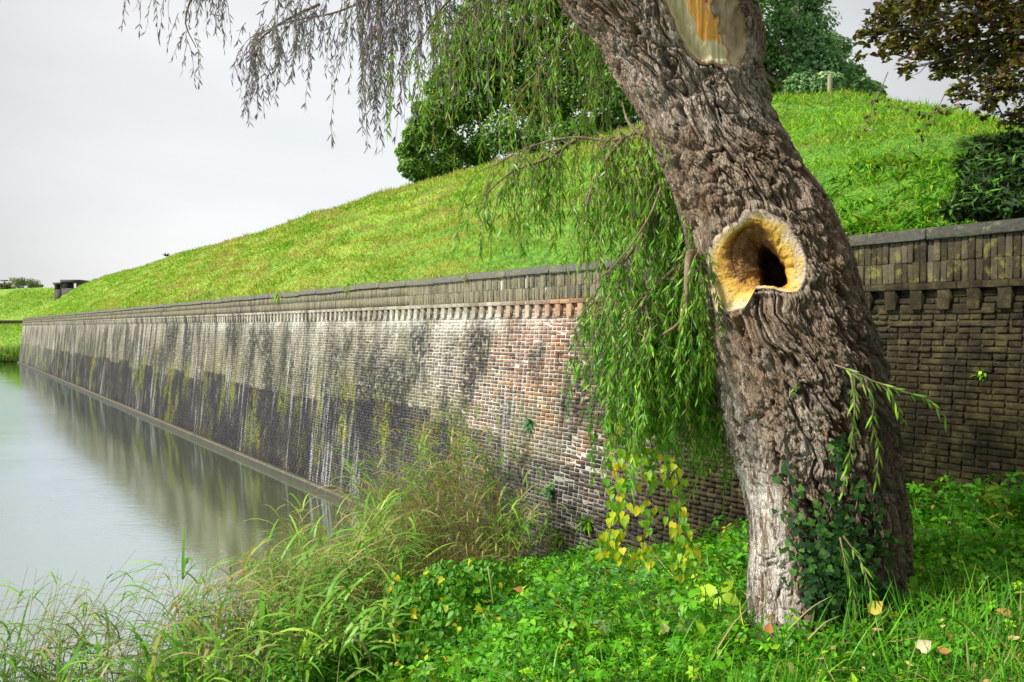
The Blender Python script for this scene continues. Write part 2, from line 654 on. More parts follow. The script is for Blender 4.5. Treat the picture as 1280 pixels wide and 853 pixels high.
    # crumbs and specks
    c = m.mix(m.math('MULTIPLY', m.math('MULTIPLY', m.rng(m.noise(v, 55, 2, .5), .62, .70), .45), m.rng(s, 6, 10, .25, 1)), c, (.46, .44, .38))
    c = m.mix(m.math('MULTIPLY', m.rng(m.noise(v, 38, 3, .6), .40, .32), .55), c, (.03, .028, .024))
    m.color(c)
    m.p.inputs['Specular IOR Level'].default_value = .12
    m.bump(m.math('ADD', fine, m.math('MULTIPLY', m.noise(v, 90, 3, .7), .5)), 0.9, 0.012)
    return m.m


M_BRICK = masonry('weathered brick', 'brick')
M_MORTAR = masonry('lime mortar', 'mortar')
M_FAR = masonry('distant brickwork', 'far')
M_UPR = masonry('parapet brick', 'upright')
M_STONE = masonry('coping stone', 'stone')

M_GRASS = leaf_mat('bank grass', [(0, (.40, .37, .10)), (.12, (.50, .48, .10)), (.3, (.36, .46, .04)), (.5, (.09, .27, .012)), (.72, (.22, .50, .015)), (1, (.50, .70, .04))], .35, .6, 0.55)
M_HERB = leaf_mat('ground cover leaf', [(0, (.44, .40, .04)), (.06, (.22, .32, .02)), (.2, (.028, .11, .008)), (.45, (.07, .28, .010)), (.8, (.15, .49, .015)), (1, (.42, .66, .03))], .38, .45, 1.3)
M_FERN = leaf_mat('tansy leaf', [(0, (.03, .13, .05)), (1, (.12, .36, .12))], .25, .5)
M_TURF = leaf_mat('long grass', [(0, (.33, .29, .12)), (.10, (.20, .33, .04)), (.4, (.045, .22, .012)), (1, (.22, .58, .03))], .40, .4, 1.0)
M_WILLOW = leaf_mat('willow leaf', [(0, (.48, .42, .05)), (.06, (.26, .38, .04)), (.3, (.06, .20, .02)), (.62, (.15, .42, .025)), (1, (.46, .66, .06))], .35, .4)
M_WGREY = leaf_mat('willow leaf seen from below', [(0, (.16, .14, .24)), (.4, (.27, .21, .37)), (.7, (.11, .19, .10)), (1, (.32, .31, .34))], .3, .45)
M_WOLIVE = leaf_mat('olive willow leaf', [(0, (.28, .22, .04)), (.25, (.22, .32, .03)), (.6, (.10, .32, .02)), (1, (.40, .58, .06))], .35, .4)
M_VINE = leaf_mat('bindweed leaf', [(0, (.75, .62, .03)), (.35, (.58, .60, .03)), (.6, (.24, .48, .03)), (1, (.10, .33, .03))], .45, .45)
M_MOUND = leaf_mat('mound leaf', [(0, (.70, .52, .05)), (.06, (.45, .50, .04)), (.2, (.14, .36, .02)), (.6, (.07, .28, .02)), (1, (.17, .44, .04))], .35, .45, .9)
M_IVY = leaf_mat('ivy leaf', [(0, (.010, .032, .010)), (.6, (.025, .075, .018)), (1, (.08, .19, .03))], .12, .28)
M_REED = leaf_mat('reed leaf', [(0, (.46, .36, .16)), (.16, (.34, .34, .10)), (.35, (.08, .23, .022)), (.7, (.16, .40, .035)), (1, (.40, .58, .08))], .35, .42)
M_STRAW = leaf_mat('reed stem', [(0, (.30, .22, .09)), (.6, (.44, .36, .16)), (1, (.20, .30, .07))], .1, .6)
M_OAK = leaf_mat('oak leaf', [(0, (.040, .09, .022)), (.5, (.11, .23, .04)), (.85, (.24, .42, .06)), (1, (.46, .58, .13))], .35, .5, .30)
M_ELM = leaf_mat('maple leaf', [(0, (.07, .17, .06)), (.5, (.16, .32, .12)), (1, (.42, .58, .28))], .35, .5, .30)
M_BEECH = leaf_mat('copper beech leaf', [(0, (.035, .018, .02)), (.3, (.08, .045, .022)), (.55, (.13, .11, .02)), (.85, (.24, .24, .025)), (.95, (.14, .17, .20)), (1, (.40, .16, .03))], .25, .35)
M_SHADELEAF = leaf_mat('shade-dark leaf', [(0, (.008, .016, .006)), (.6, (.018, .042, .010)), (.85, (.05, .13, .015)), (1, (.12, .30, .02))], .15, .6)  # undergrowth shade put into the leaf colour as near black
M_FTREE = leaf_mat('distant foliage', [(0, (.16, .19, .10)), (.6, (.26, .30, .17)), (1, (.42, .38, .24))], .2, .8, .06)
M_LITTER = leaf_mat('leaf litter', [(0, (.10, .05, .02)), (.3, (.22, .11, .04)), (.6, (.42, .30, .10)), (.85, (.55, .46, .14)), (1, (.60, .52, .32))], .2, .7)
M_DRY = leaf_mat('fallen leaf', [(0, (.42, .16, .05)), (.4, (.66, .42, .12)), (.7, (.72, .66, .10)), (1, (.75, .66, .42))], .3, .6)


def bark_mat(name, base, hi, lo, scale=(1, 1, .3), bump=.8):
    m = NT(name, 0.9)
    v = m.mapping(m.pos(), scale)
    a = m.noise(v, 9, 6, .7, .6)
    b = m.noise(v, 34, 5, .7, .4)
    c = m.ramp(a, [(.28, lo), (.5, base), (.75, hi)])
    c = m.mix(m.rng(b, .56, .72), c, tuple(min(1, x * 1.5 + .05) for x in hi))
    return m, v, a, b, c


def simple_bark(name, base, hi, lo):
    m, v, a, b, c = bark_mat(name, base, hi, lo)
    m.color(c)
    m.bump(m.math('ADD', a, m.math('MULTIPLY', b, .5)), .8, .02)
    return m.m


M_BARK2 = simple_bark('grey bark', (.12, .10, .08), (.22, .19, .15), (.05, .042, .035))
M_TWIG = simple_bark('twig bark', (.17, .12, .07), (.26, .21, .12), (.08, .055, .035))
M_WOODPOST = simple_bark('post wood', (.24, .22, .13), (.36, .34, .22), (.14, .12, .08))

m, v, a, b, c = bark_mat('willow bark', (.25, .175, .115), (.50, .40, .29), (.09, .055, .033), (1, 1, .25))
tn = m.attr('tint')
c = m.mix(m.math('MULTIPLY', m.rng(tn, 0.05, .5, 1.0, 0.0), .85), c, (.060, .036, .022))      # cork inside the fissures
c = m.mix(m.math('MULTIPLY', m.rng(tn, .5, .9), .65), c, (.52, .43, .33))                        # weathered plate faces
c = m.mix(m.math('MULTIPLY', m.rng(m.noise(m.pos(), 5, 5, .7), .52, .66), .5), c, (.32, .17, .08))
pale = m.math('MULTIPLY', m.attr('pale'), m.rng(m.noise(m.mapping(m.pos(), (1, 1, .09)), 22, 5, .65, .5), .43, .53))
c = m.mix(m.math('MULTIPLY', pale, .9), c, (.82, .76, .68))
c = m.mix(m.math('MULTIPLY', m.attr('damp_shade'), m.rng(a, .25, .6, .4, .9)), c, (.045, .030, .018))  # shade of the right side painted into the bark, with the dark foot
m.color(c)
m.p.inputs['Specular IOR Level'].default_value = .2
vo = m.n('ShaderNodeTexVoronoi', feature='DISTANCE_TO_EDGE')
vm = m.n('ShaderNodeMix', data_type='VECTOR')
vm.inputs['Factor'].default_value = .06
m.put(vm.inputs['A'], v)
m.put(vm.inputs['B'], m.noise(v, 14, 4, .6, 0, True))
m.put(vo.inputs['Vector'], vm.outputs['Result'])
vo.inputs['Scale'].default_value = 55
ck = m.rng(vo.outputs['Distance'], 0, .14)
m.bump(m.math('ADD', m.math('ADD', m.noise(v, 22, 8, .8, .5), m.math('MULTIPLY', b, .8)), m.math('MULTIPLY', ck, .35)), 1.0, .030)
M_BARK = m.m

m = NT('cut wood', .6)
tt = m.attr('tint')
gr = m.noise(m.mapping(m.pos(), (1, 1, 1)), 22, 6, .7, 1.2)
c = m.ramp(m.math('ADD', tt, m.math('MULTIPLY', m.math('SUBTRACT', gr, .5), .30)),
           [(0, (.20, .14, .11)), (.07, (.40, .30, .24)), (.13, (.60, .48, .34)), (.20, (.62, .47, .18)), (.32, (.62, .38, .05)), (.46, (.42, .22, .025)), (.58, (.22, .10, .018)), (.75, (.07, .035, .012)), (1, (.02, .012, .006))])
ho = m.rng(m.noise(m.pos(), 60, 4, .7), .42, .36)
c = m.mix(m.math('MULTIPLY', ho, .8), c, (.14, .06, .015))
m.color(c)
m.bump(m.math('ADD', gr, m.noise(m.pos(), 60, 4, .7)), .9, .012)
M_CUT = m.m

m = NT('scar wood', .42)
v = m.mapping(m.pos(), (1, 1, .22), (0, 0, 0), (0, math.radians(-25), 0))
gr = m.noise(v, 16, 5, .6, .6)
c = m.ramp(m.math('ADD', m.attr('tint'), m.math('MULTIPLY', m.math('SUBTRACT', gr, .5), .25)),
           [(0, (.16, .08, .04)), (.15, (.52, .44, .23)), (.38, (.70, .61, .38)), (.46, (.78, .32, .03)), (.60, (.80, .42, .09)), (.66, (.12, .08, .04)), (.80, (.30, .21, .11)), (1, (.58, .46, .27))])
c = m.mix(m.rng(m.noise(m.pos(), 45, 2), .66, .70), c, (.55, .46, .28))
m.color(c)
m.bump(m.math('ADD', gr, m.math('MULTIPLY', m.noise(m.pos(), 30, 3), .6)), .45, .012)
M_SCAR = m.m

m = NT('moat water', .06)
v, s_n, z_n = wallvec(m)
d_n = m.sep(v)[1]
p = m.pos()
m.p.inputs['Base Color'].default_value = (.16, .19, .002, 1)
m.p.inputs['IOR'].default_value = 1.33
gl = m.n('ShaderNodeBsdfGlossy')
far_ = m.math('MULTIPLY', m.rng(m.math('ADD', d_n, m.math('MULTIPLY', m.noise(m.mapping(p, (.12, .5, 1)), 1.0, 2), 2.0)), 7.6, 4.0), m.rng(s_n, 18, 55))
m.put(gl.inputs['Roughness'], m.rng(far_, 0, 1, .0, .22))
gl.inputs['Color'].default_value = (.80, .90, 1.0, 1)
ms = m.n('ShaderNodeMixShader')
lw = m.n('ShaderNodeLayerWeight')
lw.inputs['Blend'].default_value = .5
m.put(ms.inputs[0], m.rng(lw.outputs['Facing'], .50, .97, .52, .90))
m.t.links.new(m.p.outputs[0], ms.inputs[1])
m.t.links.new(gl.outputs[0], ms.inputs[2])
m.t.links.new(ms.outputs[0], m.out.inputs['Surface'])
h = m.math('ADD', m.noise(m.mapping(p, (.9, 2.4, 1), rot=(0, 0, .12)), 4.2, 5, .65, .6), m.math('MULTIPLY', m.noise(m.mapping(p, (.6, 1.6, 1)), .9, 3), 1.3))
amp_ = m.rng(m.math('ADD', d_n, m.math('MULTIPLY', m.noise(p, .25, 2), 5)), 7.5, -4, .10, 1.0)
bn = m.bump(m.math('MULTIPLY', h, amp_), .55, .030)
m.t.links.new(bn, gl.inputs['Normal'])
M_WATER = m.m

m = NT('soil and moss', .95)
p = m.pos()
c = m.ramp(m.noise(p, 3, 5, .7), [(.3, (.035, .032, .016)), (.5, (.045, .085, .015)), (.7, (.07, .16, .02))])
c = m.mix(m.rng(m.noise(p, 12, 4, .7), .56, .68), c, (.20, .13, .06))
m.color(c)
m.bump(m.noise(p, 20, 5, .7), .9, .05)
M_SOIL = m.m

m = NT('turf', .95)
v, s, z = wallvec(m)
a = m.noise(m.mapping(v, (.30, 1.0, 1.6)), 1.0, 5, .62, .4)
b = m.noise(m.mapping(v, (3.2, 6, 6)), 1.0, 5, .75)
f = m.math('ADD', m.math('MULTIPLY', a, .5), m.math('MULTIPLY', b, .6))
c = m.ramp(f, [(.36, (.055, .14, .015)), (.47, (.12, .28, .02)), (.56, (.22, .38, .025)), (.66, (.33, .42, .05)), (.78, (.44, .43, .10))])
near = m.rng(s, 24, 9)
c = m.mix(m.math('MULTIPLY', near, .85), c, m.ramp(b, [(.35, (.03, .10, .01)), (.6, (.12, .33, .02)), (.8, (.22, .40, .03))]))
m.color(c)
m.bump(m.math('ADD', m.math('MULTIPLY', a, 2.2), b), 1.0, .16)
M_TURFBANK = m.m

m = NT('weathered concrete', .9)
p = m.pos()
m.color(m.ramp(m.noise(p, 1.6, 5, .7), [(.3, (.04, .034, .036)), (.6, (.085, .07, .07)), (.8, (.15, .12, .11))]))
m.bump(m.noise(p, 8, 4), .6, .05)
M_CONC = m.m


# ------------------------------------------------------------------ ground, water
PTS = np.array([
    (1.9, 4.3, -1.62), (4.7, 7.0, -1.62), (3.8, 7.8, -1.86), (2.6, 9.4, -2.72), (0.7, 11.9, -3.60), (-.9, 13.4, -4.10),
    (-.3, 9, -3.05), (0.1, 4.6, -2.12), (-.8, 5.6, -2.75), (-2.6, 9.5, -4.0), (-4.4, 6.6, -4.05), (0, 0, -1.65), (-2, 2.5, -2.5),
    (4, 2, -1.5), (7, 4, -1.45), (-6, 3, -4.1), (-6, 9, -5.2), (-3, 13, -5.2), (-4, -3, -3.0), (1.2, 7.2, -2.35), (2.9, 6.3, -1.75),
    (-2.0, 7.2, -3.55), (-5, 12, -5.4), (3, -4, -1.5), (-9, 6, -5.4), (-1, 16, -5.2), (5, 12, -3.2), (9, 9, -1.5), (-10, -4, -4.4)])


def _rbf():
    P = PTS[:, :2]
    r = np.linalg.norm(P[:, None] - P[None], axis=-1)
    A = np.zeros((len(P) + 3, len(P) + 3))
    A[:len(P), :len(P)] = r + np.eye(len(P)) * .05
    A[:len(P), -3:] = np.c_[np.ones(len(P)), P]
    A[-3:, :len(P)] = A[:len(P), -3:].T
    return np.linalg.solve(A, np.r_[PTS[:, 2], 0, 0, 0])


_W = _rbf()


def ground_z(X, Y):
    X, Y = np.broadcast_arrays(np.asarray(X, float), np.asarray(Y, float))
    xx, yy = np.clip(X, -11, 10), np.clip(Y, -5, 16)
    r = np.sqrt((xx[..., None] - PTS[:, 0]) ** 2 + (yy[..., None] - PTS[:, 1]) ** 2)
    z = r @ _W[:len(PTS)] + _W[-3] + _W[-2] * xx + _W[-1] * yy
    z = np.clip(z, -5.5, -1.3)
    return CAM_Z + z + .05 * fbm(n2(X * .9, Y * .9), 3) + .02 * fbm(n2(X * 4, Y * 4, 3), 2)


gx = np.concatenate([np.linspace(-60, -9.2, 24), np.arange(-9, 9.01, .14), np.linspace(9.3, 70, 20)])
gy = np.concatenate([np.linspace(-80, -3.2, 20), np.arange(-3, 17.01, .14)])
GX, GY = np.meshgrid(gx, gy)
GZ = ground_z(GX, GY)


def gridfaces(ny, nx):
    i = np.arange(ny - 1)[:, None] * nx
    j = np.arange(nx - 1)[None]
    return np.stack([i + j, i + j + 1, i + nx + j + 1, i + nx + j], -1).reshape(-1, 4)


me = mesh_np('ground', np.stack([GX, GY, GZ], -1).reshape(-1, 3), gridfaces(len(gy), len(gx)), None, True, M_SOIL)
tag(link('ground', me), kind='structure')

g = G()
g.add([(-260, -80, 0), (40, -80, 0), (40, 96, 0), (-260, 96, 0)], [[0, 1, 2, 3]])
tag(g.build('water', M_WATER), kind='structure')

# ------------------------------------------------------------------ grass bank behind the wall
D_IN = 8.62                                # where the turf meets the coping
Z_COP = CAM_Z + .98
TB = .80
DR = 14.5
S_END = 106.0
_rx = np.array([1400, 1280, 1180, 1100, 1040, 955, 860, 780, 700, 600])
_ry = np.array([212, 175, 150, 128, 111, 110, 128, 147, 168, 190])
_u = (_rx - 640) / F
_Y = DR / (UN[0] * _u + UN[1])
_S = (_u * _Y * UD[0] + _Y * UD[1])
_H = (409 - _ry) / F * _Y
_S = np.concatenate([[-14], _S, [40, 120]])
_H = np.concatenate([[.8], _H, [5.68, 5.68]])


def bank_z(s, D):
    """height of the rampart turf"""
    s, D = np.broadcast_arrays(np.asarray(s, float), np.asarray(D, float))
    R = np.interp(s, _S, _H)
    R = R + 0.10 * np.sin(s * .21 + 1)
    base = Z_COP - .10
    rise = TB * (D - D_IN)
    top = np.maximum(CAM_Z + R - base, .3)
    k = .7
    hgt = -np.log(np.exp(-rise / k) + np.exp(-top / k)) * k + .0
    hgt = hgt + k * np.log(1 + np.exp(-top / k))
    e = np.clip((S_END - s) * 1.35, -3, 50)
    hgt = np.minimum(hgt, e)
    z = base + hgt - .35 * sstep(17, 40, D) * (D - 17) * .2
    lump = .15 * fbm(n2(s * .6, D * 1.3), 4) + .05 * fbm(n2(s * 1.8, D * 3.2, 5), 3)
    terr = .060 * np.sin(D * 8.5 + 1.6 * fbm(n2(s * .25, D * .4, 9), 2) * 3) * sstep(D_IN + .6, D_IN + 2, D)
    return z + (lump + terr) * sstep(D_IN, D_IN + .8, D)


ss = np.concatenate([np.arange(-16, 30, .22), np.arange(30, 60, .45), np.arange(60, 112, .8)])
dd = np.concatenate([np.arange(D_IN - .12, 17, .16), np.linspace(17.4, 46, 22)])
SS, DD = np.meshgrid(ss, dd)
V = sd(SS, DD, bank_z(SS, DD))
me = mesh_np('grass_bank', V.reshape(-1, 3), gridfaces(len(dd), len(ss))[:, ::-1], None, True, M_TURFBANK)
tag(link('grass_bank', me), kind='structure')

# individual blades over the slope, denser where the slope is near
N = 190000
u = RNG.random(N)
s_ = np.exp(np.log(3.0) + u ** .85 * (np.log(106) - np.log(3.0))) * 1.0
s_ = s_ + RNG.uniform(-.3, .3, N) - 1.5
D_ = D_IN + RNG.random(N) * (16.2 - D_IN)
P = sd(s_, D_, bank_z(s_, D_) - .015)
dist = np.linalg.norm(P - np.array([0, 0, CAM_Z]), axis=1)
sc = np.clip(dist / 14, .75, 2.6)
g = G()
idx = np.arange(N) % 4
tuft = .5 + .5 * fbm(n2(s_ * .8, D_ * 1.3, 4), 3)
strk = fbm(n2(s_ * .35 + D_ * .4, D_ * 2.4, 14), 4)
for k in range(4):
    q = np.where(idx == k)[0]
    d = rdir(len(q), .35, 1.0)
    leaves(g, 'short%d' % k, P[q], d, rdir(len(q)), RNG.uniform(.07, .17, len(q)) * sc[q] ** .6 * (.35 + 1.5 * tuft[q] ** 1.5) * (1 + .35 * (s_[q] < 22)), .012 * sc[q] * RNG.uniform(.7, 1.4, len(q)),
           np.clip(RNG.normal(.40, .17, len(q)) + .38 * (tuft[q] - .4) + .10 * (s_[q] < 14) - (.55 * sstep(-.05, .35, strk[q]) + .10) * sstep(8, 16, s_[q]) * sstep(75, 35, s_[q]) - .25 * sstep(.1, .4, strk[q]), 0, 1))
tag(g.build('bank_grass', M_GRASS), 'bright green uneven grass covering the rampart slope', 'grass', kind='stuff')

# ------------------------------------------------------------------ the long wall
ROOT_W = sd(12, 7.6, 0)
wall = empty('rampart_wall', ROOT_W, 'long weathered brick rampart wall with stone coping rising from the moat', 'wall')
Z0, Z1 = .13, 4.17                         # brick face
Z_SC0, Z_SC1 = 4.37, 4.445                 # string course above the corbels
Z_UP1 = 4.865
BAT = .10


def face_D(z):
    return 7.62 + BAT * (z - Z0)


D_TOP = face_D(Z1)                         # 8.02
S_LO, S_HI, S_GEO = -14.0, 104.0, 74.0

# mortar core
g = G()


def prism_sd(g, s0, s1, prof, tint=.5, capends=True):
    n = len(prof)
    V = np.concatenate([sd(s, [p[0] for p in prof], [p[1] for p in prof]) for s in (s0, s1)])
    Q = [[i, (i + 1) % n, n + (i + 1) % n, n + i] for i in range(n)]
    g.add(V, Q, None, tint)
    if capends and n == 4:
        g.add(V, [[3, 2, 1, 0], [4, 5, 6, 7]], None, tint)


core = [(face_D(-2) + .006, -2), (face_D(Z_SC0) + .006, Z_SC0 + .02), (8.60, Z_SC0 + .02), (8.60, -2)]
prism_sd(g, 7.4, S_GEO, core)
prism_sd(g, S_LO, 7.4, [(a_ + (.018 if k_ < 2 else 0), b_) for k_, (a_, b_) in enumerate(core)])
prism_sd(g, S_LO, S_HI, [(D_TOP + .012, Z_SC0 + .02), (D_TOP + .012, Z_UP1), (8.60, Z_UP1), (8.60, Z_SC0 + .02)])
g.build('mortar_core', M_MORTAR, wall)
g = G()
core = [(face_D(-2), -2), (face_D(Z_SC0), Z_SC0 + .02), (8.60, Z_SC0 + .02), (8.60, -2)]
prism_sd(g, S_GEO, S_HI, core)
# the return face past the far corner leans back too
V = np.concatenate([sd(S_HI, [p[0] for p in core], [p[1] for p in core]), sd([S_HI + .45, S_HI, S_HI, S_HI + .45], [core[0][0] + .3, D_TOP, 8.6, 8.6], [-2, Z_SC0, Z_SC0, -2])])
g.add(V, [[0, 1, 5, 4], [4, 5, 6, 7]])
g.build('far_brickwork', M_FAR, wall, kind='stuff')

# footing ledge at the waterline
g = G()
prism_sd(g, 13.0, S_HI + .5, [(7.47, -1.0), (7.48, .135), (7.50, .15), (7.66, .15)])
m = NT('footing stone', .8)
v_, s_n, z_n = wallvec(m)
m.color(m.mix(m.rng(z_n, .13, .10), m.ramp(m.noise(v_, 5, 5, .7), [(.3, (.05, .048, .03)), (.6, (.12, .11, .07)), (.8, (.26, .24, .18))]), m.ramp(m.noise(v_, 3, 5, .7), [(.35, (.016, .015, .010)), (.7, (.045, .036, .018))])))
m.bump(m.noise(v_, 20, 4), .6, .02)
g.build('footing_ledge', m.m, wall)

# bricks: courses alternate stretchers and headers
bricks = []                                # s, z, half-length, half-height, proud, tint, extra depth
CH = .0625
rows = int((Z1 - Z0) / CH)
for r in range(rows + 1):
    z = Z0 + CH * (r + .5)
    if z > Z_SC0 - .02:
        break
    hl, pitch, o = (.1085, .2305, .0) if r % 2 == 0 else (.0505, .1153, .058)
    if r % 4 == 2:
        o += .115
    s0 = 1.4 + o
    n = int((S_GEO - s0) / pitch)
    s = s0 + pitch * np.arange(n)
    bricks.append(np.stack([s + RNG.normal(0, .003, n), np.full(n, z) + RNG.normal(0, .0018, n), np.full(n, hl), np.full(n, .0245)], -1))
B = np.concatenate(bricks)
# courses behind the corbels and the string course itself
ex = []
for zc in (4.20, 4.262, 4.325):
    s = np.arange(1.4, S_GEO, .2305)
    ex.append(np.stack([s + (.11 if zc == 4.262 else 0), np.full(len(s), zc), np.full(len(s), .11), np.full(len(s), .0255)], -1))
B = np.concatenate([B] + ex)
keep = B[:, 1] < Z_SC0 - .02
B = B[keep]
rough = sstep(10.5, 6.5, B[:, 0])          # the damp, shade-painted stretch is far more eroded
gz = ground_z(*(sd(B[:, 0], 7.5, 0)[:, :2].T))
B = B[B[:, 1] > gz - .25]
rough = sstep(10.5, 6.5, B[:, 0])
NB = len(B)
jit = (.0028 + .007 * rough)
proud = np.maximum(RNG.normal(0, 1, NB) * (.002 + .008 * rough) + .004 * rough, -.0025)
tintB = np.clip(RNG.normal(.5, .24, NB), 0, 1)


def brick_verts(B, proud, jit, seed=1):
    rg = np.random.default_rng(seed)
    n = len(B)
    sg = np.array([[-1, -1], [1, -1], [1, 1], [-1, 1]])
    out = np.zeros((n, 8, 3))
    for k in range(4):
        s = B[:, 0] + sg[k, 0] * B[:, 2]
        z = B[:, 1] + sg[k, 1] * B[:, 3]
        J = rg.normal(0, 1, (n, 3)) * jit[:, None]
        out[:, k] = sd(s + J[:, 0] * .8 - sg[k, 0] * .002, face_D(z) - proud + J[:, 1] * .7, z + J[:, 2] * .6)
        out[:, 4 + k] = sd(s, face_D(z) + .06, z)
    return out


BQ = np.array([[0, 3, 2, 1], [0, 1, 5, 4], [1, 2, 6, 5], [2, 3, 7, 6], [3, 0, 4, 7]])
bx_, by_ = proj(sd(B[:, 0], face_D(B[:, 1]), B[:, 1]))
area = B[:, 2] * B[:, 3] / (sd(B[:, 0], 8, 0)[:, 1]) ** 3
vis = ((bx_ > 1105) & (bx_ < 1285) & (by_ < 640) & (by_ > 340)) | ((bx_ > 690) & (bx_ < 760) & (by_ > 400) & (by_ < 640))
order = np.argsort(-area * vis)
single = np.zeros(NB, bool)
single[order[:300]] = True
VV = brick_verts(B, proud, jit)
r = ~single
g = G()
nr = int(r.sum())
g.add(VV[r].reshape(-1, 3), (BQ[None] + (np.arange(nr) * 8)[:, None, None]).reshape(-1, 4), None, np.repeat(tintB[r], 8))
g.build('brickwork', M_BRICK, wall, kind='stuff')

ROTZ = math.atan2(-UD[1], -UD[0])          # local x = back towards the viewer along the wall, y = into the wall


def unit_block(name, hx, hy, hz, mat, tint, jit, shear=0.0, seed=0, seg=1):
    """a worn block with chipped arrises, front face at -y, shared by alike pieces"""
    rg = np.random.default_rng(seed)
    xs = np.array([-1, -.82, .0, .82, 1])
    zs = np.array([-1, -.6, .6, 1])
    V = []
    for zz in zs:
        for xx in xs:
            e = (abs(xx) == 1) + (abs(zz) == 1)
            V.append([xx * hx + rg.normal(0, jit * .5), (-hy + e * jit * .9 + rg.normal(0, jit * .6)) + shear * zz * hz, zz * hz + rg.normal(0, jit * .4)])
    nf = len(V)
    Q = [[j * 5 + i, j * 5 + i + 1, (j + 1) * 5 + i + 1, (j + 1) * 5 + i] for j in range(3) for i in range(4)]
    b = [[-hx, hy, -hz], [hx, hy, -hz], [hx, hy, hz], [-hx, hy, hz]]
    V += b
    T = []
    Q += [[nf + 1, 4 * 0 + 4, 0, nf][::1], [nf + 2, 19, 4, nf + 1], [nf + 3, 15, 19, nf + 2], [nf, 0, 15, nf + 3]]
    return mesh_np(name, np.array(V), [np.array(Q)], {'tint': np.full(len(V), tint)}, False, mat)


def place(name, me, s, D, z, parent=wall, rx=0.0, ry=0.0, rz=0.0):
    o = bpy.data.objects.new(name, me)
    C.objects.link(o)
    o.parent = parent
    p = sd(s, D, z) - parent_world(parent)
    o.location = (float(p[0]), float(p[1]), float(p[2]))
    o.rotation_euler = (rx, ry, ROTZ + rz)
    return o


bm_s = {}
for key, hl in (('s', .110), ('h', .0515)):
    for k in range(10):
        bm_s[key, k] = unit_block('brick', hl, .04, .0255, M_BRICK, (k + .5) / 10, .0045, BAT, k + (50 if key == 'h' else 0))
for i in np.where(single)[0]:
    key = 's' if B[i, 2] > .08 else 'h'
    place('brick', bm_s[key, min(9, int(tintB[i] * 10))], B[i, 0], face_D(B[i, 1]) - proud[i] + .04, B[i, 1],
          rx=RNG.normal(0, .015), ry=RNG.normal(0, .006), rz=RNG.normal(0, .02))

# corbels under the string course
cm = [unit_block('corbel', .058, .055, .097, M_BRICK, t, .003, 0, 80 + i) for i, t in enumerate((.15, .3, .45, .6, .75, .9))]
sc_ = 2.2 + .27 * np.arange(int((S_HI - 2.4) / .27))
g = G()
for i, s in enumerate(sc_):
    if i < 300:
        place('corbel', cm[RNG.integers(6)], s + RNG.normal(0, .004), D_TOP - .05 + .055, 4.272 + RNG.normal(0, .003))
    else:
        p = sd([s - .058, s + .058, s + .058, s - .058] * 2, [D_TOP - .05] * 4 + [D_TOP + .06] * 4, [4.175, 4.175, 4.37, 4.37] * 2)
        g.add(p, BQ, None, .5)
g.build('far_corbels', M_BRICK, wall, kind='stuff')

# string course of long thin bricks
sm = [unit_block('string_brick', .113, .09, .034, M_BRICK, t, .003, 0, 90 + i) for i, t in enumerate((.2, .4, .6, .8))]
g = G()
s = 1.5
i = 0
while s < S_HI:
    if i < 200:
        place('string_brick', sm[RNG.integers(4)], s, D_TOP + .03, 4.408 + RNG.normal(0, .0015))
        s += .231
    else:
        p = sd([s - .11, s + .75, s + .75, s - .11] * 2, [D_TOP - .06] * 4 + [D_TOP + .06] * 4, [4.374, 4.374, 4.442, 4.442] * 2)
        g.add(p, BQ, None, .5)
        s += .87
    i += 1
g.build('far_string_course', M_BRICK, wall, kind='stuff')

# parapet of upright bricks, two high
um = [unit_block('upright_brick', .0285, .05, .102, M_UPR, (k + .5) / 10, .0035, 0, 120 + k) for k in range(10)]
g = G()
cnt = 0
ups = []
for s in np.arange(2.4, S_HI, .0655):
    for r_ in (0, 1):
        ups.append((s + RNG.normal(0, .002), 4.55 + r_ * .208))
ups = np.array(ups)
ux, uy = proj(sd(ups[:, 0], 8.0, ups[:, 1]))
hidden = (ux > 880) & (ux < 1045)
rank = np.argsort(ups[:, 0] + 1000 * hidden + 1000 * (ux > 1290))
sing = np.zeros(len(ups), bool)
sing[rank[:300]] = True
nj = RNG.normal(0, 1, len(ups))
for i in range(len(ups)):
    s, z = ups[i]
    dep = .008 * nj[i] if s < 12 else .004 * nj[i]
    if sing[i]:
        if RNG.random() < .035 and s < 12 and z > 4.6:
            continue                       # a few have fallen out
        place('upright_brick', um[RNG.integers(10)], s, D_TOP + .045 + dep, z, rz=RNG.normal(0, .03), ry=RNG.normal(0, .008))
    elif ux[i] < 1290:
        h = .0285
        p = sd([s - h, s + h, s + h, s - h] * 2, [D_TOP - .005 + dep] * 4 + [D_TOP + .06] * 4, [z - .101, z - .101, z + .101, z + .101] * 2)
        g.add(p, BQ, None, RNG.random())
g.build('parapet_bricks', M_UPR, wall, kind='stuff')

# coping slabs
slabm = [unit_block('coping_slab', .595, .315, .0565, M_STONE, .5, .005, 0, 200 + k) for k in range(5)]
s = -13.4
while s < S_HI:
    place('coping_slab', slabm[RNG.integers(5)], s, D_TOP - .05 + .315, 4.9235 + RNG.normal(0, .006) - (.012 if int(s) % 7 == 0 else 0),
          rx=RNG.normal(0, .004), ry=RNG.normal(0, .003))
    s += 1.2

# ------------------------------------------------------------------ far side of the moat
def strip(name, rows, mat, kind='structure', smooth=True):
    V = np.array(rows, float)
    ny, nx = V.shape[:2]
    me = mesh_np(name, V.reshape(-1, 3), gridfaces(ny, nx), None, smooth, mat)
    return tag(link(name, me), kind=kind)


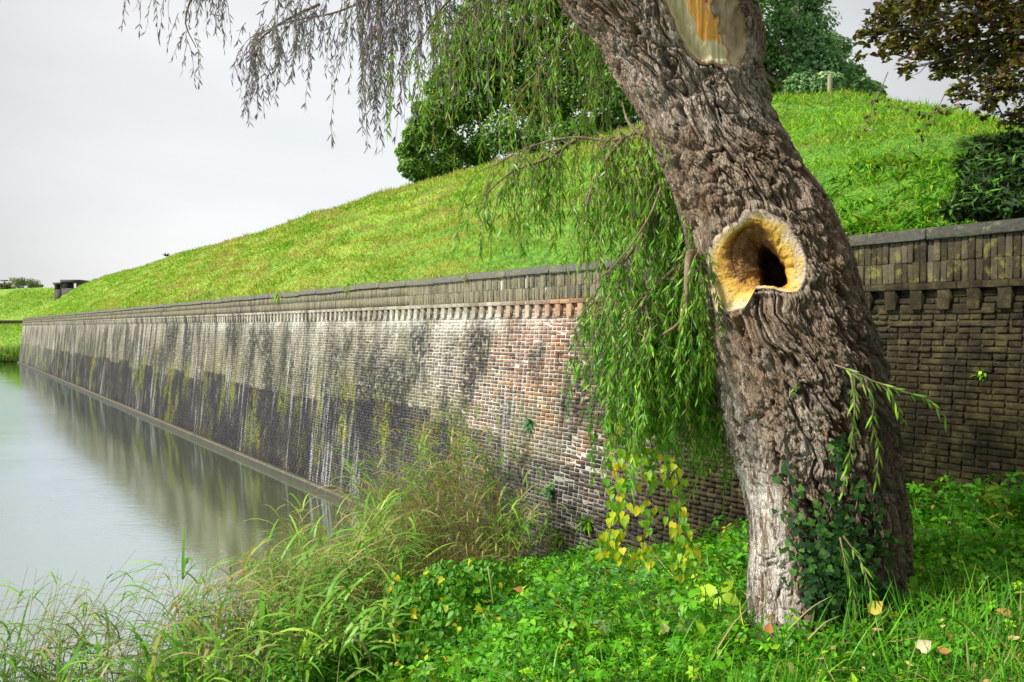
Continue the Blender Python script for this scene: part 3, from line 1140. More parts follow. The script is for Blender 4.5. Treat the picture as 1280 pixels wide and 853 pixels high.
xs = np.concatenate([np.linspace(-2500, -160, 12), np.linspace(-150, -40, 56), np.linspace(-30, 2500, 12)])
prof = [(91.5, -1.2), (92.3, .35), (93.5, 1.0), (98, 2.1), (104, 3.6), (108, 4.25), (111.9, 4.3)]
rows_ = []
for Yv, zv in prof:
    rows_.append([(x, Yv, zv + .25 * vnoise(np.array([x * .15, Yv * .3, 0])) * (zv > 0)) for x in xs])
strip('far_shore', rows_, M_TURFBANK)
prof = [(112.2, 4.6), (114, 5.6), (120, 8.2), (125, 9.7), (129, 10.15), (134, 10.1), (150, 6), (200, 3), (4000, 2)]
rows_ = []
for Yv, zv in prof:
    rows_.append([(x, Yv, zv + .3 * vnoise(np.array([x * .08, Yv * .1, 3])) * (Yv < 160)) for x in xs])
strip('far_rampart', rows_, M_TURFBANK)
# grass on the far slopes
N = 26000
X = RNG.uniform(-78, -48, N)
k = RNG.random(N)
Yf = np.where(k < .45, RNG.uniform(93, 111.5, N), RNG.uniform(113, 131, N))
Zf = np.interp(Yf, [92.3, 93.5, 98, 104, 108, 111.9, 112.2, 114, 120, 125, 129, 134], [.35, 1.0, 2.1, 3.6, 4.25, 4.3, 4.6, 5.6, 8.2, 9.7, 10.15, 10.1])
g = G()
leaves(g, 'short0', np.stack([X, Yf, Zf - .05], -1), rdir(N, .4, 1), rdir(N), RNG.uniform(.2, .42, N), .07, np.clip(RNG.normal(.5, .22, N), 0, 1))
tag(g.build('far_grass', M_GRASS), 'green grass on the slopes across the moat', 'grass', kind='stuff')

fw = empty('far_wall', (-64, 112, 4.2), 'thin dark parapet wall across the moat below the far green slope', 'wall')
g = G()
box(g, (-150, 111.9, 4.0), (-50, 112.5, 4.72))
g.build('parapet', M_FAR, fw)
g = G()
box(g, (-150, 111.7, 4.72), (-50, 112.6, 4.95))
g.build('coping', M_STONE, fw)
for i in range(70):
    g = G()
    x = -84 + i * .5
    box(g, (x, 111.78, 4.25), (x + .2, 111.9, 4.5))
    if i < 70:
        g.build('corbel', M_FAR, fw)

g = G()
N = 9000
X = RNG.uniform(-80, -54.5, N)
Yf = RNG.uniform(91.7, 93.6, N)
leaves(g, 'blade1', np.stack([X, Yf, np.full(N, .1)], -1), rdir(N, .75, 1), rdir(N), RNG.uniform(1.0, 2.2, N), .06, np.clip(RNG.normal(.42, .25, N), 0, 1))
tag(g.build('far_reeds', M_REED), 'reed fringe along the far shore of the moat', 'reeds', kind='stuff')


def leaf_cloud(g, cen, rad, n, kind, L, W, tlo=0., thi=1.):
    """leaves scattered through clumps: cen (k,3), rad (k,)"""
    k = RNG.integers(0, len(cen), n)
    d = rdir(n)
    r = RNG.random(n) ** .45
    off = d * r[:, None] * rad[k][:, None]
    off[:, 2] *= .72
    P = cen[k] + off
    up = norm(d + rdir(n) * .7 + np.array([0, 0, .5]))
    dr = norm(np.cross(up, rdir(n)))
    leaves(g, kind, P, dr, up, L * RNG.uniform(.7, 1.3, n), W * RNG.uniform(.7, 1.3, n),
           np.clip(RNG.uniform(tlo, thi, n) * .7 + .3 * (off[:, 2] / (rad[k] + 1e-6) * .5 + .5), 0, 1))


# far tree clumps on the horizon
for j, (px, w, top, lab) in enumerate([(8, 9, 352, 'small pale far tree at the left edge of the horizon'), (29, 17, 346, 'tallest round pale tree on the far horizon'),
                                       (45, 9, 352, 'brownish far tree right of the round pale one'), (-30, 20, 348, 'far tree beyond the left edge')][:3]):
    base = at(px, 366, 215)
    t = empty('distant_tree', base, lab, 'tree', 'trees on the far horizon')
    hgt = (366 - top) / F * 215
    wid = w / F * 215
    cen = base + np.stack([RNG.normal(0, wid * .42, 16), RNG.normal(0, wid * .4, 16), hgt * RNG.uniform(.25, .8, 16)], -1)
    g = G()
    leaf_cloud(g, cen, np.full(16, wid * .32), 1500, 'kite', .38, .3)
    g.build('crown', M_FTREE, t)
    g = G()
    tube(g, [base + (0, 0, -2), base + (0, 0, hgt * .6)], [.25, .1], 6)
    g.build('trunk', M_BARK2, t)

b = at(5.5, 363, 131)
t = empty('signpost', b, 'small dark T-shaped signpost on top of the far rampart', 'signpost')
g = G()
tube(g, [b + (0, 0, -.4), b + (0, 0, 1.62)], .10, 8)
g.build('post', M_CONC, t)
g = G()
box(g, b + (-.62, -.06, 1.50), b + (.62, .06, 1.68))
g.build('crossbar', M_CONC, t)

# concrete lookout on the far end of the bank
b = at(89, 367, 99)
for nm, x0, x1, y0, y1, lab in (('bunker', 77.5, 100, 350, 372, 'larger dark concrete lookout shelter with slit on the far end of the bank'),
                                ('bunker', 68.5, 77.3, 353.5, 371, 'smaller dark concrete shelter left of the larger one on the bank')):
    A, Z = at(x0, y1, 99), at(x1, y0, 99)
    w, h = Z[0] - A[0], Z[2] - A[2]
    t = empty(nm, (A[0] + w / 2, 99, A[2]), lab, 'bunker', 'concrete lookouts on the bank end')
    g = G()
    box(g, (A[0], 98.9, A[2] - 1.2), (Z[0], 101, Z[2] - h * .48))
    g.build('lower_wall', M_CONC, t)
    g = G()
    box(g, (A[0] - .08, 98.75, Z[2] - h * .15), (Z[0] + .08, 101.1, Z[2]))
    g.build('roof_slab', M_CONC, t)
    for f0, f1 in ((0, .28), (.80, 1.0)):
        g = G()
        box(g, (A[0] + f0 * w + .01, 98.92, Z[2] - h * .48), (A[0] + f1 * w - .01, 100.6, Z[2] - h * .15))
        g.build('pier', M_CONC, t)

b = at(208, 320.5, 62)
sB = b[0] * UD[0] + b[1] * UD[1]
g = G()
V_, Q_, T_ = TPL['blade0']
for k in range(26):
    leaves(g, 'blade1', np.array([b + RNG.normal(0, .07, 3) * (1, 1, 0)]), rdir(1, .4, 1), rdir(1), .32, .05, .2)
g.build('tussock', M_SHADELEAF)
tag(bpy.data.objects['tussock'], 'tiny dark tuft alone on the skyline of the green bank', 'tussock')

# post on the bank top, right of the willow trunk
s0, D0 = 12.0, 14.0
u_ = (1037 - 640) / F
Yp = 17.0
b = at(1037, 113, Yp)
t = G()
tube(t, [b + (0, 0, -.5), b + (.004, 0, -.1), b + (.008, 0, .30), b + (.008, 0, .335)], [.055, .054, .052, .045], 9)
o = t.build('wooden_post', M_WOODPOST, None, True)
tag(o, 'short wooden post standing on the crest of the bank', 'post')


# ------------------------------------------------------------------ broadleaf trees on the rampart
def tree(name, label, group, base, height, blobs, n, mat, L, W, tr=.35, bark=M_BARK2, kind='kite', nsep=0):
    t = empty(name, base, label, 'tree', group)
    g = G()
    mid = blobs[:, :3].mean(0)
    top = base + np.array([(mid[0] - base[0]) * .5, (mid[1] - base[1]) * .5, height * .75])
    tr_path = curve([base + (0, 0, -.8), base + (0.1, 0, height * .25), (base + top) / 2 + (.15, 0, 0), top], 12)
    tube(g, tr_path, np.linspace(tr, tr * .3, 12), 10)
    g.build('trunk', bark, t, True)
    for c in blobs[np.argsort(-blobs[:, 3] - .35 * (blobs[:, 2] - base[2]))[:14]]:
        g = G()
        k = RNG.integers(2, 9)
        a = tr_path[k]
        mid_ = (a + c[:3]) / 2 + RNG.normal(0, .25, 3)
        pth = curve([a, mid_, c[:3]], 9)
        tube(g, pth, np.linspace(tr * .35, .02, 9), 6)
        for q in range(5):
            e = c[:3] + RNG.normal(0, c[3] * .5, 3)
            tube(g, curve([pth[RNG.integers(3, 8)], (pth[6] + e) / 2 + RNG.normal(0, .1, 3), e], 5), np.linspace(.03, .008, 5), 4)
        g.build('limb', bark, t, True)
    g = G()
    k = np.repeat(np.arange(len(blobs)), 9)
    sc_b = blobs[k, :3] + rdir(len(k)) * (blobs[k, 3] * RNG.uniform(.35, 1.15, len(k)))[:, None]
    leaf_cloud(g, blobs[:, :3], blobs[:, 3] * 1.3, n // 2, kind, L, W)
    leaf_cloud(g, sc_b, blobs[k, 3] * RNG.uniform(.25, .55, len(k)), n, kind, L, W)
    g.build('crown', mat, t, kind='stuff')
    return t


def blobs_px(lst, Y, jy=2.0):
    out = []
    for (px, py, r) in lst:
        y = Y + RNG.uniform(-jy, jy)
        p = at(px, py, y)
        out.append([*p, r / F * y])
    return np.array(out)


# oak, left of the willow
lst = [(520, 195, 18), (540, 165, 26), (560, 125, 30), (525, 215, 14), (585, 90, 34), (600, 150, 38), (570, 185, 26), (640, 120, 44), (620, 60, 40),
       (600, 25, 30), (660, 30, 44), (690, 80, 44), (700, 150, 40), (640, 170, 34), (740, 110, 42), (745, 40, 44), (700, -10, 44), (640, -30, 40),
       (780, 80, 40), (790, 130, 36), (760, 160, 30), (545, 140, 20), (575, 60, 20), (720, -60, 50), (780, -20, 46), (650, -80, 46), (820, 40, 46),
       (600, 60, 34), (640, 65, 34), (700, 35, 36), (740, 85, 36), (565, 95, 24), (680, 120, 34), (620, 100, 34), (780, 120, 30), (720, 170, 26), (512, 208, 10), (508, 190, 9), (530, 140, 12), (548, 110, 14), (515, 170, 9), (555, 205, 22), (600, 190, 24)]
base = at(668, 190, 33)
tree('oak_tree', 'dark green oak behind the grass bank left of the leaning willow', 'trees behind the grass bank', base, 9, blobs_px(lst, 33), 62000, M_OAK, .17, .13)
lst = [(930, 30, 30), (945, 70, 28), (975, 40, 34), (1000, 75, 30), (1015, 30, 26), (1000, -10, 34), (960, -20, 36), (1040, 85, 22), (1060, 100, 18),
       (1025, 60, 22), (985, 98, 22), (935, 100, 20), (1075, 108, 12), (900, 20, 34), (880, 70, 34), (1050, 112, 16), (1090, 116, 12), (1010, 100, 20), (1030, 108, 18), (955, 105, 20), (1045, 60, 16), (1000, 108, 16)]
base = at(985, 140, 30)
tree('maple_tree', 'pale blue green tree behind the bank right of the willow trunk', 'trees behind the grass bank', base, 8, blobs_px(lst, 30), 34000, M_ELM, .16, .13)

# copper beech reaching in from the right
lst = [(1105, 25, 26), (1085, 45, 16), (1130, 50, 24), (1160, 25, 30), (1150, 5, 26), (1120, 5, 22), (1190, 50, 30), (1225, 25, 34), (1215, 80, 28), (1180, 85, 18),
       (1250, 65, 32), (1285, 40, 36), (1250, 110, 26), (1285, 95, 34), (1285, 140, 22), (1262, 150, 14), (1200, 115, 18), (1135, 85, 14), (1235, 135, 14), (1110, 62, 16),
       (1160, 60, 20), (1300, 0, 44), (1240, -20, 40), (1180, -20, 36), (1340, 60, 50), (1340, 130, 40), (1400, 40, 60), (1400, -60, 70), (1300, -90, 60), (1460, 30, 60), (1075, 70, 8)]
bl = blobs_px(lst, 9.5, .9)
base = at(1480, 250, 11.5)
base[2] = float(bank_z(*(lambda q: (q[0] * UD[0] + q[1] * UD[1], q[0] * UN[0] + q[1] * UN[1]))(base)))
t = empty('copper_beech', base, 'dark copper beech branches reaching in at the top right corner', 'tree')
g = G()
crown_c = at(1440, -40, 11.0)
tp = curve([base + (0, 0, -.5), base + (0, 0, 1.2), crown_c + (0, 0, -.3), crown_c + (.3, .2, 2.0)], 14)
tube(g, tp, np.linspace(.28, .08, 14), 12)
g.build('trunk', M_BARK2, t, True)
for k, c_ in enumerate(bl[:26]):
    g = G()
    a = tp[RNG.integers(6, 11)]
    far = at(1290, 10 + 2 * k, 10)
    pth = curve([a, (a + far) / 2 + RNG.normal(0, .1, 3), (far + c_[:3]) / 2 + RNG.normal(0, .12, 3), c_[:3] + (-.05, 0, -.03)], 12)
    tube(g, pth, np.linspace(.05, .005, 12), 5)
    for q in range(2):
        e = c_[:3] + rdir(1)[0] * c_[3] * (1, 1, .8)
        tube(g, curve([pth[RNG.integers(7, 11)], (pth[10] + e) / 2 + RNG.normal(0, .02, 3), e], 5), np.linspace(.006, .002, 5), 3)
    g.build('limb', M_BARK2, t, True)


def spread_leaves(bl, n):
    w = bl[:, 3] ** 2
    k = RNG.choice(len(bl), n, p=w / w.sum())
    d = rdir(n)
    # leaves lie in loose horizontal sprays
    off = d * (RNG.random(n) ** .4)[:, None] * bl[k, 3][:, None]
    off[:, 2] *= .8
    P = bl[k, :3] + off
    lay = np.round(P[:, 2] / .10) * .10
    P[:, 2] = P[:, 2] * .35 + lay * .65
    up = norm(np.array([0, 0, 1.0]) + rdir(n) * .75)
    dr = norm(np.cross(up, rdir(n)))
    return P, dr, up


P, dr, up = spread_leaves(bl, 17000)
L = RNG.uniform(.055, .10, len(P))
tn_ = RNG.random(len(P)) ** 1.1
px, py = proj(P)
inv = np.where((px < 1280) & (py > 0) & (px < 1215))[0][:300]
rest = np.setdiff1d(np.arange(len(P)), inv)
g = G()
leaves(g, 'oval', P[rest], dr[rest], up[rest], L[rest], L[rest] * .62, tn_[rest])
g.build('crown', M_BEECH, t, kind='stuff')
leaf_parts('oval', P[inv], dr[inv], up[inv], L[inv], L[inv] * .62, tn_[inv], M_BEECH, t)
# one sprig hangs free in front of the bank
for pts in ([(1110, 90), (1098, 120), (1085, 150), (1080, 168)], [(1180, 120), (1165, 150), (1150, 172)], [(1215, 130), (1175, 140), (1140, 140), (1095, 122)]):
    W_ = curve([at(a, b_, 8.6) for a, b_ in pts], 9)
    g = G()
    tube(g, W_, np.linspace(.006, .002, 9), 4)
    tw = g.build('hanging_twig', M_BARK2, t)
    q = np.repeat(W_[2:], 2, 0) + RNG.normal(0, .02, (14, 3))
    leaf_parts('oval', q, norm(rdir(14) + (0, 0, -.6)), rdir(14), RNG.uniform(.05, .08, 14), .045, RNG.random(14) * .6, M_BEECH, tw)

# shaded undergrowth in the corner of the bank, its shade painted as dark leaves
lst = [(1225, 262, 9), (1240, 255, 13), (1262, 262, 15), (1283, 262, 18), (1250, 238, 14), (1270, 232, 18), (1232, 240, 10), (1222, 225, 9), (1246, 216, 13), (1268, 205, 15), (1290, 215, 20),
       (1285, 190, 14), (1238, 202, 8), (1256, 188, 9), (1214, 244, 6), (1206, 258, 6), (1300, 240, 24), (1320, 200, 22), (1330, 250, 30), (1216, 208, 5), (1230, 186, 6), (1270, 178, 8), (1300, 180, 12), (1196, 266, 5), (1345, 215, 30)]
bl = np.array([[*at(a_, b_, y_ := float(np.interp(b_, [170, 278], [9.25, 7.75]))), r_ / F * y_] for a_, b_, r_ in lst])
base = at(1280, 262, 9.7)
t = empty('shaded_undergrowth', base, 'undergrowth on the bank at the right edge, its shade painted as near black leaves', 'shrub')
g = G()
for c_ in bl:
    tube(g, curve([base + (0, 0, -.3), (base + c_[:3]) / 2 + RNG.normal(0, .06, 3), c_[:3]], 6), np.linspace(.03, .008, 6), 5)
g.build('stems', M_BARK2, t)
g = G()
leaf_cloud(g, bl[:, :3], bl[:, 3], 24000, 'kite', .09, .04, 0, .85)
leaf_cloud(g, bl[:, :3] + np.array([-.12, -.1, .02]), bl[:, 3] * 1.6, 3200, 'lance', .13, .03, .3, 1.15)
g.build('foliage', M_SHADELEAF, t, kind='stuff')
# bracken and rough herbage running up to it
g = G()
n = 1500
s_f = RNG.uniform(3.0, 7.5, n)
D_f = 8.75 + RNG.random(n) ** 1.5 * 2.0
P = sd(s_f, D_f, bank_z(s_f, D_f))
kp = RNG.random(n) < sstep(7.5, 4.2, s_f) * (.4 + .8 * (fbm(n2(s_f * 1.5, D_f * 1.8, 3), 2) > 0))
P = P[kp]
n = len(P)
for q in range(5):
    leaves(g, 'blade%d' % (1 + q % 3), P, norm(rdir(n, .2, .9) + (-.15, -.25, 0)), rdir(n) * .3 + (0, 0, 1), RNG.uniform(.15, .34, n), RNG.uniform(.018, .035, n), np.clip(RNG.normal(.45, .25, n), .1, 1))
tag(g.build('rough_herbage', M_HERB), 'rough green herbage beside the shaded undergrowth on the bank', 'undergrowth', kind='stuff')

# ------------------------------------------------------------------ the leaning willow
TY = 4.62
rowsT = np.array([(-420, 470, 600), (-300, 525, 670), (-150, 600, 778), (-60, 657, 872), (-10, 693, 926), (20, 717, 938), (50, 742, 944), (100, 775, 945), (150, 805, 961), (200, 830, 990),
                  (250, 848, 1022), (300, 862, 1045), (350, 872, 1062), (400, 878, 1080), (450, 888, 1097), (500, 903, 1110), (550, 917, 1116), (600, 930, 1121), (650, 938, 1128),
                  (700, 941, 1130), (750, 941, 1128), (790, 940, 1122), (840, 936, 1128), (900, 925, 1140)], float)


def trunk_c(py):
    """centre x, half width and height at photograph row py"""
    l = np.interp(py, rowsT[:, 0], rowsT[:, 1])
    r = np.interp(py, rowsT[:, 0], rowsT[:, 2])
    z = CAM_Z + (409 - py) / F * TY
    return ((l + r) / 2 - 640) / F * TY, (r - l) / 2 / F * TY, z


def smooth_rows():
    ks = np.linspace(-420, 900, 760)
    l = np.interp(ks, rowsT[:, 0], rowsT[:, 1])
    r = np.interp(ks, rowsT[:, 0], rowsT[:, 2])
    w = np.hanning(31)
    w /= w.sum()
    pad = lambda a: np.concatenate([np.full(15, a[0]), a, np.full(15, a[-1])])
    return ks, np.convolve(pad(l), w, 'valid'), np.convolve(pad(r), w, 'valid')


KS, LL, RR = smooth_rows()
XC = ((LL + RR) / 2 - 640) / F * TY
HW = (RR - LL) / 2 / F * TY
ZC = CAM_Z + (409 - KS) / F * TY


def front(px, py, off=0.0):
    """point on the smooth trunk front under a pixel, and its outward normal"""
    px, py = np.asarray(px, float), np.asarray(py, float)
    Y = np.full(px.shape, TY - .35)
    for _ in range(6):
        x = (px - 640) / F * Y
        z = CAM_Z + (409 - py) / F * Y
        xc = np.interp(-z, -ZC, XC)
        hw = np.interp(-z, -ZC, HW)
        q = np.clip((x - xc) / hw, -.985, .985)
        Y = TY - hw * np.sqrt(1 - q * q)
    P = np.stack([x, Y, z], -1)
    N_ = norm(np.stack([q, -np.sqrt(1 - q * q), np.zeros_like(q)], -1))
    return P + N_ * np.asarray(off)[..., None], N_


HOLE = np.array([(935, 262), (950, 262), (968, 270), (983, 280), (996, 296), (1006, 318), (1009, 338), (1007, 352), (998, 366), (984, 367), (968, 362), (955, 361), (944, 362), (931, 386),
                 (912, 391), (893, 394), (887, 375), (883, 352), (881, 325), (889, 303), (904, 287), (920, 276)], float)
INNER = np.array([(940, 281), (950, 285), (960, 297), (972, 315), (981, 340), (984, 354), (976, 359), (960, 357), (945, 356), (932, 355), (924, 352), (919, 346), (914, 335), (911, 325), (909, 315), (912, 303),
                  (918, 294), (928, 284)], float)
DEEP = np.array([(950, 303), (961, 312), (972, 326), (983, 350), (982, 356), (972, 360), (958, 358), (948, 356), (946, 346), (946, 334), (943, 320), (943, 308)], float)
HC = np.array([955.0, 332.0])
SCAR = np.array([(818, -25), (830, 5), (840, 26), (853, 54), (864, 71), (876, 80), (890, 79), (900, 84), (915, 83), (929, 88), (936, 64), (937, 32), (931, 5), (921, -25)], float)
SCC = np.array([885.0, 28.0])


def polar(poly, c, n):
    d = poly - c
    a = np.unwrap(np.arctan2(d[:, 1], d[:, 0]))
    if a[-1] < a[0]:
        a = -a
        sgn = -1
    else:
        sgn = 1
    r = np.hypot(d[:, 0], d[:, 1])
    A = np.concatenate([a - 2 * np.pi, a, a + 2 * np.pi])
    R_ = np.concatenate([r, r, r])
    th = np.linspace(0, 2 * np.pi, n, endpoint=False)
    q = np.interp(sgn * th + (0 if sgn > 0 else 0), A, R_) if sgn > 0 else np.interp(-th, A - 2 * np.pi * 0, R_)
    return th, q


def radius_at(poly, c, px, py):
    """distance of pixels from c relative to the outline's radius there"""
    d = poly - c
    a = np.arctan2(d[:, 1], d[:, 0])
    o = np.argsort(a)
    a, r = a[o], np.hypot(d[:, 0], d[:, 1])[o]
    A = np.concatenate([a - 2 * np.pi, a, a + 2 * np.pi])
    R_ = np.concatenate([r, r, r])
    t = np.arctan2(py - c[1], px - c[0])
    return np.hypot(px - c[0], py - c[1]) / np.interp(t, A, R_), np.interp(t, A, R_)


th_f = np.linspace(math.radians(168), math.radians(372), 520)       # camera side (-Y is 270 degrees)
th_b = np.linspace(math.radians(372), math.radians(528), 40)[1:-1]
TH = np.concatenate([th_f, th_b])
rk = np.concatenate([np.linspace(-420, -40, 60)[:-1], np.linspace(-40, 812, 780), np.linspace(812, 900, 20)[1:]])
xc = np.interp(rk, KS, XC)[:, None]
hw = np.interp(rk, KS, HW)[:, None]
zc = np.interp(rk, KS, ZC)[:, None]
T_ = TH[None]
X0 = xc + hw * np.cos(T_)
Y0 = TY + hw * np.sin(T_)
Z0_ = zc + 0 * T_
# coordinates that follow the grain (leaning trunk): radial position is relative to the axis
gx_, gy_ = hw * np.cos(T_) * 1.0, hw * np.sin(T_) * 1.0
gzz = Z0_
twist = .35 * gzz + .25 * vnoise(np.stack([gzz * 1.2, gzz * 0, gzz * 0], -1))
ca, sa = np.cos(twist), np.sin(twist)
ax, ay = gx_ * ca - gy_ * sa, gx_ * sa + gy_ * ca
P3 = np.stack([ax, ay, gzz], -1)
warp = np.stack([fbm(P3 * 5 + 3, 3), fbm(P3 * 5 + 40, 3), fbm(P3 * 5 + 80, 3)], -1)
q1 = P3 * np.array([8.5, 8.5, 1.9]) + warp * .7
f1, f2, cid, tl1 = worley(q1, True)
crack = sstep(.0, .20, f2 - f1)
q2 = P3 * np.array([28, 28, 7.5]) + warp * 1.6
w3 = fbm(P3 * np.array([24, 24, 24]), 3)
q3 = P3 * np.array([64, 64, 17.0]) + warp * 4.5 + w3[..., None] * .8
h1_, h2_, cid3, tl3 = worley(q3, True)
crack3 = sstep(.0, .25, h2_ - h1_)
g1, g2, cid2, tl2 = worley(q2, True)
crack2 = sstep(.0, .20, g2 - g1)
rid = 1 - np.abs(fbm(P3 * np.array([14, 14, 2.4]) + warp * 1.5, 4))
burl = fbm(P3 * 3.2 + 9, 3)
fineb = fbm(P3 * np.array([60, 60, 26]), 3)
PX, PY = proj(np.stack([X0, Y0, Z0_], -1))
is_front = np.sin(T_) < .15
smoothz = sstep(560, 640, PY) * sstep(1000, 960, PX + (PY - 620) * -.1)      # bare streaky wood low on the left
fw1 = np.abs(fbm(P3 * np.array([10.5, 10.5, 1.5]) + warp * .9, 3))
fw2 = np.abs(fbm(P3 * np.array([34, 34, 3.6]) + warp * 1.3 + 7, 3))
fur = sstep(0, .085, fw1)
fur2 = sstep(0, .12, fw2)
long_ = fbm(P3 * np.array([30, 30, 1.3]) + warp * .6, 4)
amp = (.026 * (1 - .75 * smoothz))
disp = amp * (crack - .7) * (.7 + .8 * cid) + .010 * (1 - .7 * smoothz) * (crack2 - .7) * (.5 + cid2) - (1 - .8 * smoothz) * (.009 * np.clip(tl1, -1, 1) + .008 * np.clip(tl2, -1, 1) + .0045 * np.clip(tl3, -1, 1)) + .0045 * (1 - .5 * smoothz) * (crack3 - .6) + (.046 * (fur - .85) + .015 * (fur2 - .7)) * (1 - .45 * smoothz) + .028 * burl + .003 * fineb + .020 * smoothz * long_ - .012
# burr and knothole below the hollow
for (bxp, byp, br, ba) in ((950, 430, 30, .022), (905, 420, 22, .018), (985, 385, 22, .016), (1075, 300, 18, .014), (870, 250, 26, .02), (1000, 640, 24, .012)):
    dd_ = np.hypot(PX - bxp, PY - byp) / br
    disp = disp + is_front * ba * np.exp(-dd_ ** 2)
kd = np.hypot((PX - 925) * 1.3, (PY - 411) * .75) / 9
disp = disp - is_front * .07 * np.exp(-kd ** 4)
ratio, _ = radius_at(HOLE, HC, PX, PY)
ratio2, _ = radius_at(SCAR, SCC, PX, PY)
nearr = np.exp(-((ratio - 1.10) / .10) ** 2) * is_front
disp = disp * (1 - .55 * nearr) + .016 * nearr
nears = np.exp(-((ratio2 - 1.07) / .07) ** 2) * is_front
disp = disp * (1 - .6 * nears) + .012 * nears
# root flare
disp = disp + .02 * sstep(740, 860, PY) * (.6 + fbm(np.stack([np.cos(T_) * 1.6 + 0 * PY, np.sin(T_) * 1.6 + 0 * PY, 0 * PY], -1) + 4, 2))
XX = X0 + np.cos(T_) * disp
YY = Y0 + np.sin(T_) * disp
ZZ = Z0_ + .02 * warp[..., 2] * .6
nT, nR = len(TH), len(rk)
VT = np.stack([XX, YY, ZZ], -1)
i = np.arange(nR - 1)[:, None] * nT
j = np.arange(nT)[None]
k = (j + 1) % nT
Q = np.stack([i + j, i + k, i + nT + k, i + nT + j], -1)
cut = is_front & ((ratio < .965) | (ratio2 < .965))
cq = cut.ravel()[Q].all(-1)
Q = Q[~cq]
PXf, PYf = PX.ravel(), PY.ravel()
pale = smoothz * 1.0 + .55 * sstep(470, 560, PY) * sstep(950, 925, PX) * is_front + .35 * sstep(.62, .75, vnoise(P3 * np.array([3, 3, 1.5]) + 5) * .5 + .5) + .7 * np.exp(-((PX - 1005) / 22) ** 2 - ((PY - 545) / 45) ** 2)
damp_shade = sstep(1030, 1110, PX + (PY - 500) * -.12) * sstep(200, 420, PY) * .75 + sstep(700, 780, PY) * .4 * (PX > 1010)  # shade away from the sun put into colour, plus the dark foot
wil_base = np.array([(1035 - 640) / F * TY, TY, CAM_Z - 1.62])
willow = empty('willow_tree', wil_base, 'leaning old willow with rugged bark, a yellow rimmed hollow and drooping leafy strands', 'tree')
me = mesh_np('trunk', VT.reshape(-1, 3) - wil_base, Q, {'tint': np.clip((.20 + .55 * fur * (.5 + .5 * fur2) * (.55 + .45 * crack2) + .35 * (cid2 - .5) + .2 * (cid - .5)).ravel(), 0, 1), 'pale': np.clip(pale, 0, 1).ravel(), 'damp_shade': np.clip(damp_shade, 0, 1).ravel()}, True, M_BARK)
link('trunk', me, willow)


def patch(name, outline, c, rings, mat, n=420):
    """a modelled wound: rings = list of (outline scale or (outline2, scale), depth, tint, shift)"""
    th = np.linspace(0, 2 * np.pi, n, endpoint=False)
    e = np.stack([np.cos(th), np.sin(th)], -1)
    Vs, Ts = [], []
    for (out, sc_f, dep, tint, shift) in rings:
        _, rr = radius_at(out, c, c[0] + np.cos(th) * 1.0, c[1] + np.sin(th) * 1.0)
        p = c + e * (rr * sc_f)[:, None] + np.array(shift)
        Pp, Nn = front(p[:, 0], p[:, 1])
        nn = vnoise(np.stack([p[:, 0] / 15, p[:, 1] / 15, np.full(n, dep * 12)], -1))
        nn2 = vnoise(np.stack([p[:, 0] / 6, p[:, 1] / 6, np.full(n, dep * 30)], -1))
        _, Nc = front(np.array([c[0]]), np.array([c[1]]))
        w = min(1.0, abs(dep) / .10)
        Nn = norm(Nn * (1 - w) + Nc * w)
        nn3 = vnoise(np.stack([p[:, 0] / 2.2, p[:, 1] / 2.2, np.full(n, dep * 60)], -1))
        jj = .004 * nn + .003 * nn2 + .002 * nn3 if abs(dep) > .006 else .002 * nn + .001 * nn3
        if abs(dep) > .02:
            jj = jj * (3.0 if abs(dep) < .06 else 4.2)
        Vs.append(Pp + Nn * (dep + jj)[:, None])
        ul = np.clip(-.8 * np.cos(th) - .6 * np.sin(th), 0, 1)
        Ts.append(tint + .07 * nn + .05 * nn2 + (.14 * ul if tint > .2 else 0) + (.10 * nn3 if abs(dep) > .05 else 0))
    V = np.concatenate(Vs)
    T = np.concatenate(Ts)
    m_ = len(rings)
    i = np.arange(m_ - 1)[:, None] * n
    j = np.arange(n)[None]
    k = (j + 1) % n
    Q = np.stack([i + j, i + k, i + n + k, i + n + j], -1).reshape(-1, 4)
    cen = V[-n:].mean(0)
    V = np.concatenate([V, cen[None]])
    T = np.append(T, T[-1])
    b = (m_ - 1) * n
    tri = np.stack([b + np.arange(n), b + (np.arange(n) + 1) % n, np.full(n, m_ * n)], -1)
    me = mesh_np(name, V - wil_base, [Q, tri], {'tint': np.clip(T, 0, 1)}, True, mat)
    return link(name, me, willow)


rg = []
for f_, dep, tn in ((1.04, -.010, .02), (1.0, .002, .05), (.96, .009, .09), (.92, .005, .15), (.86, -.004, .19)):
    rg.append((HOLE, f_, dep, tn, (0, 0)))
mid_ = None
th0 = np.linspace(0, 2 * np.pi, 420, endpoint=False)
_, ro = radius_at(HOLE, HC, HC[0] + np.cos(th0), HC[1] + np.sin(th0))
_, ri = radius_at(INNER, HC, HC[0] + np.cos(th0), HC[1] + np.sin(th0))


def blendpoly(t):
    r = ro * .86 * (1 - t) + np.minimum(ri, ro * .84) * t
    return HC + np.stack([np.cos(th0), np.sin(th0)], -1) * r[:, None]


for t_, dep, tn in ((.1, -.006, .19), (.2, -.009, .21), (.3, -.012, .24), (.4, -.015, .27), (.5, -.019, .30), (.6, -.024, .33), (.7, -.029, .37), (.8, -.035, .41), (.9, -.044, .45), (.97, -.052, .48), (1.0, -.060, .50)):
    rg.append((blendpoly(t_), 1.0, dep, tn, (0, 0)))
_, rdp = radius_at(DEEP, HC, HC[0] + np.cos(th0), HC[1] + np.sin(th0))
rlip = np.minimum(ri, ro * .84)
rdp = np.minimum(rdp, rlip * .96)


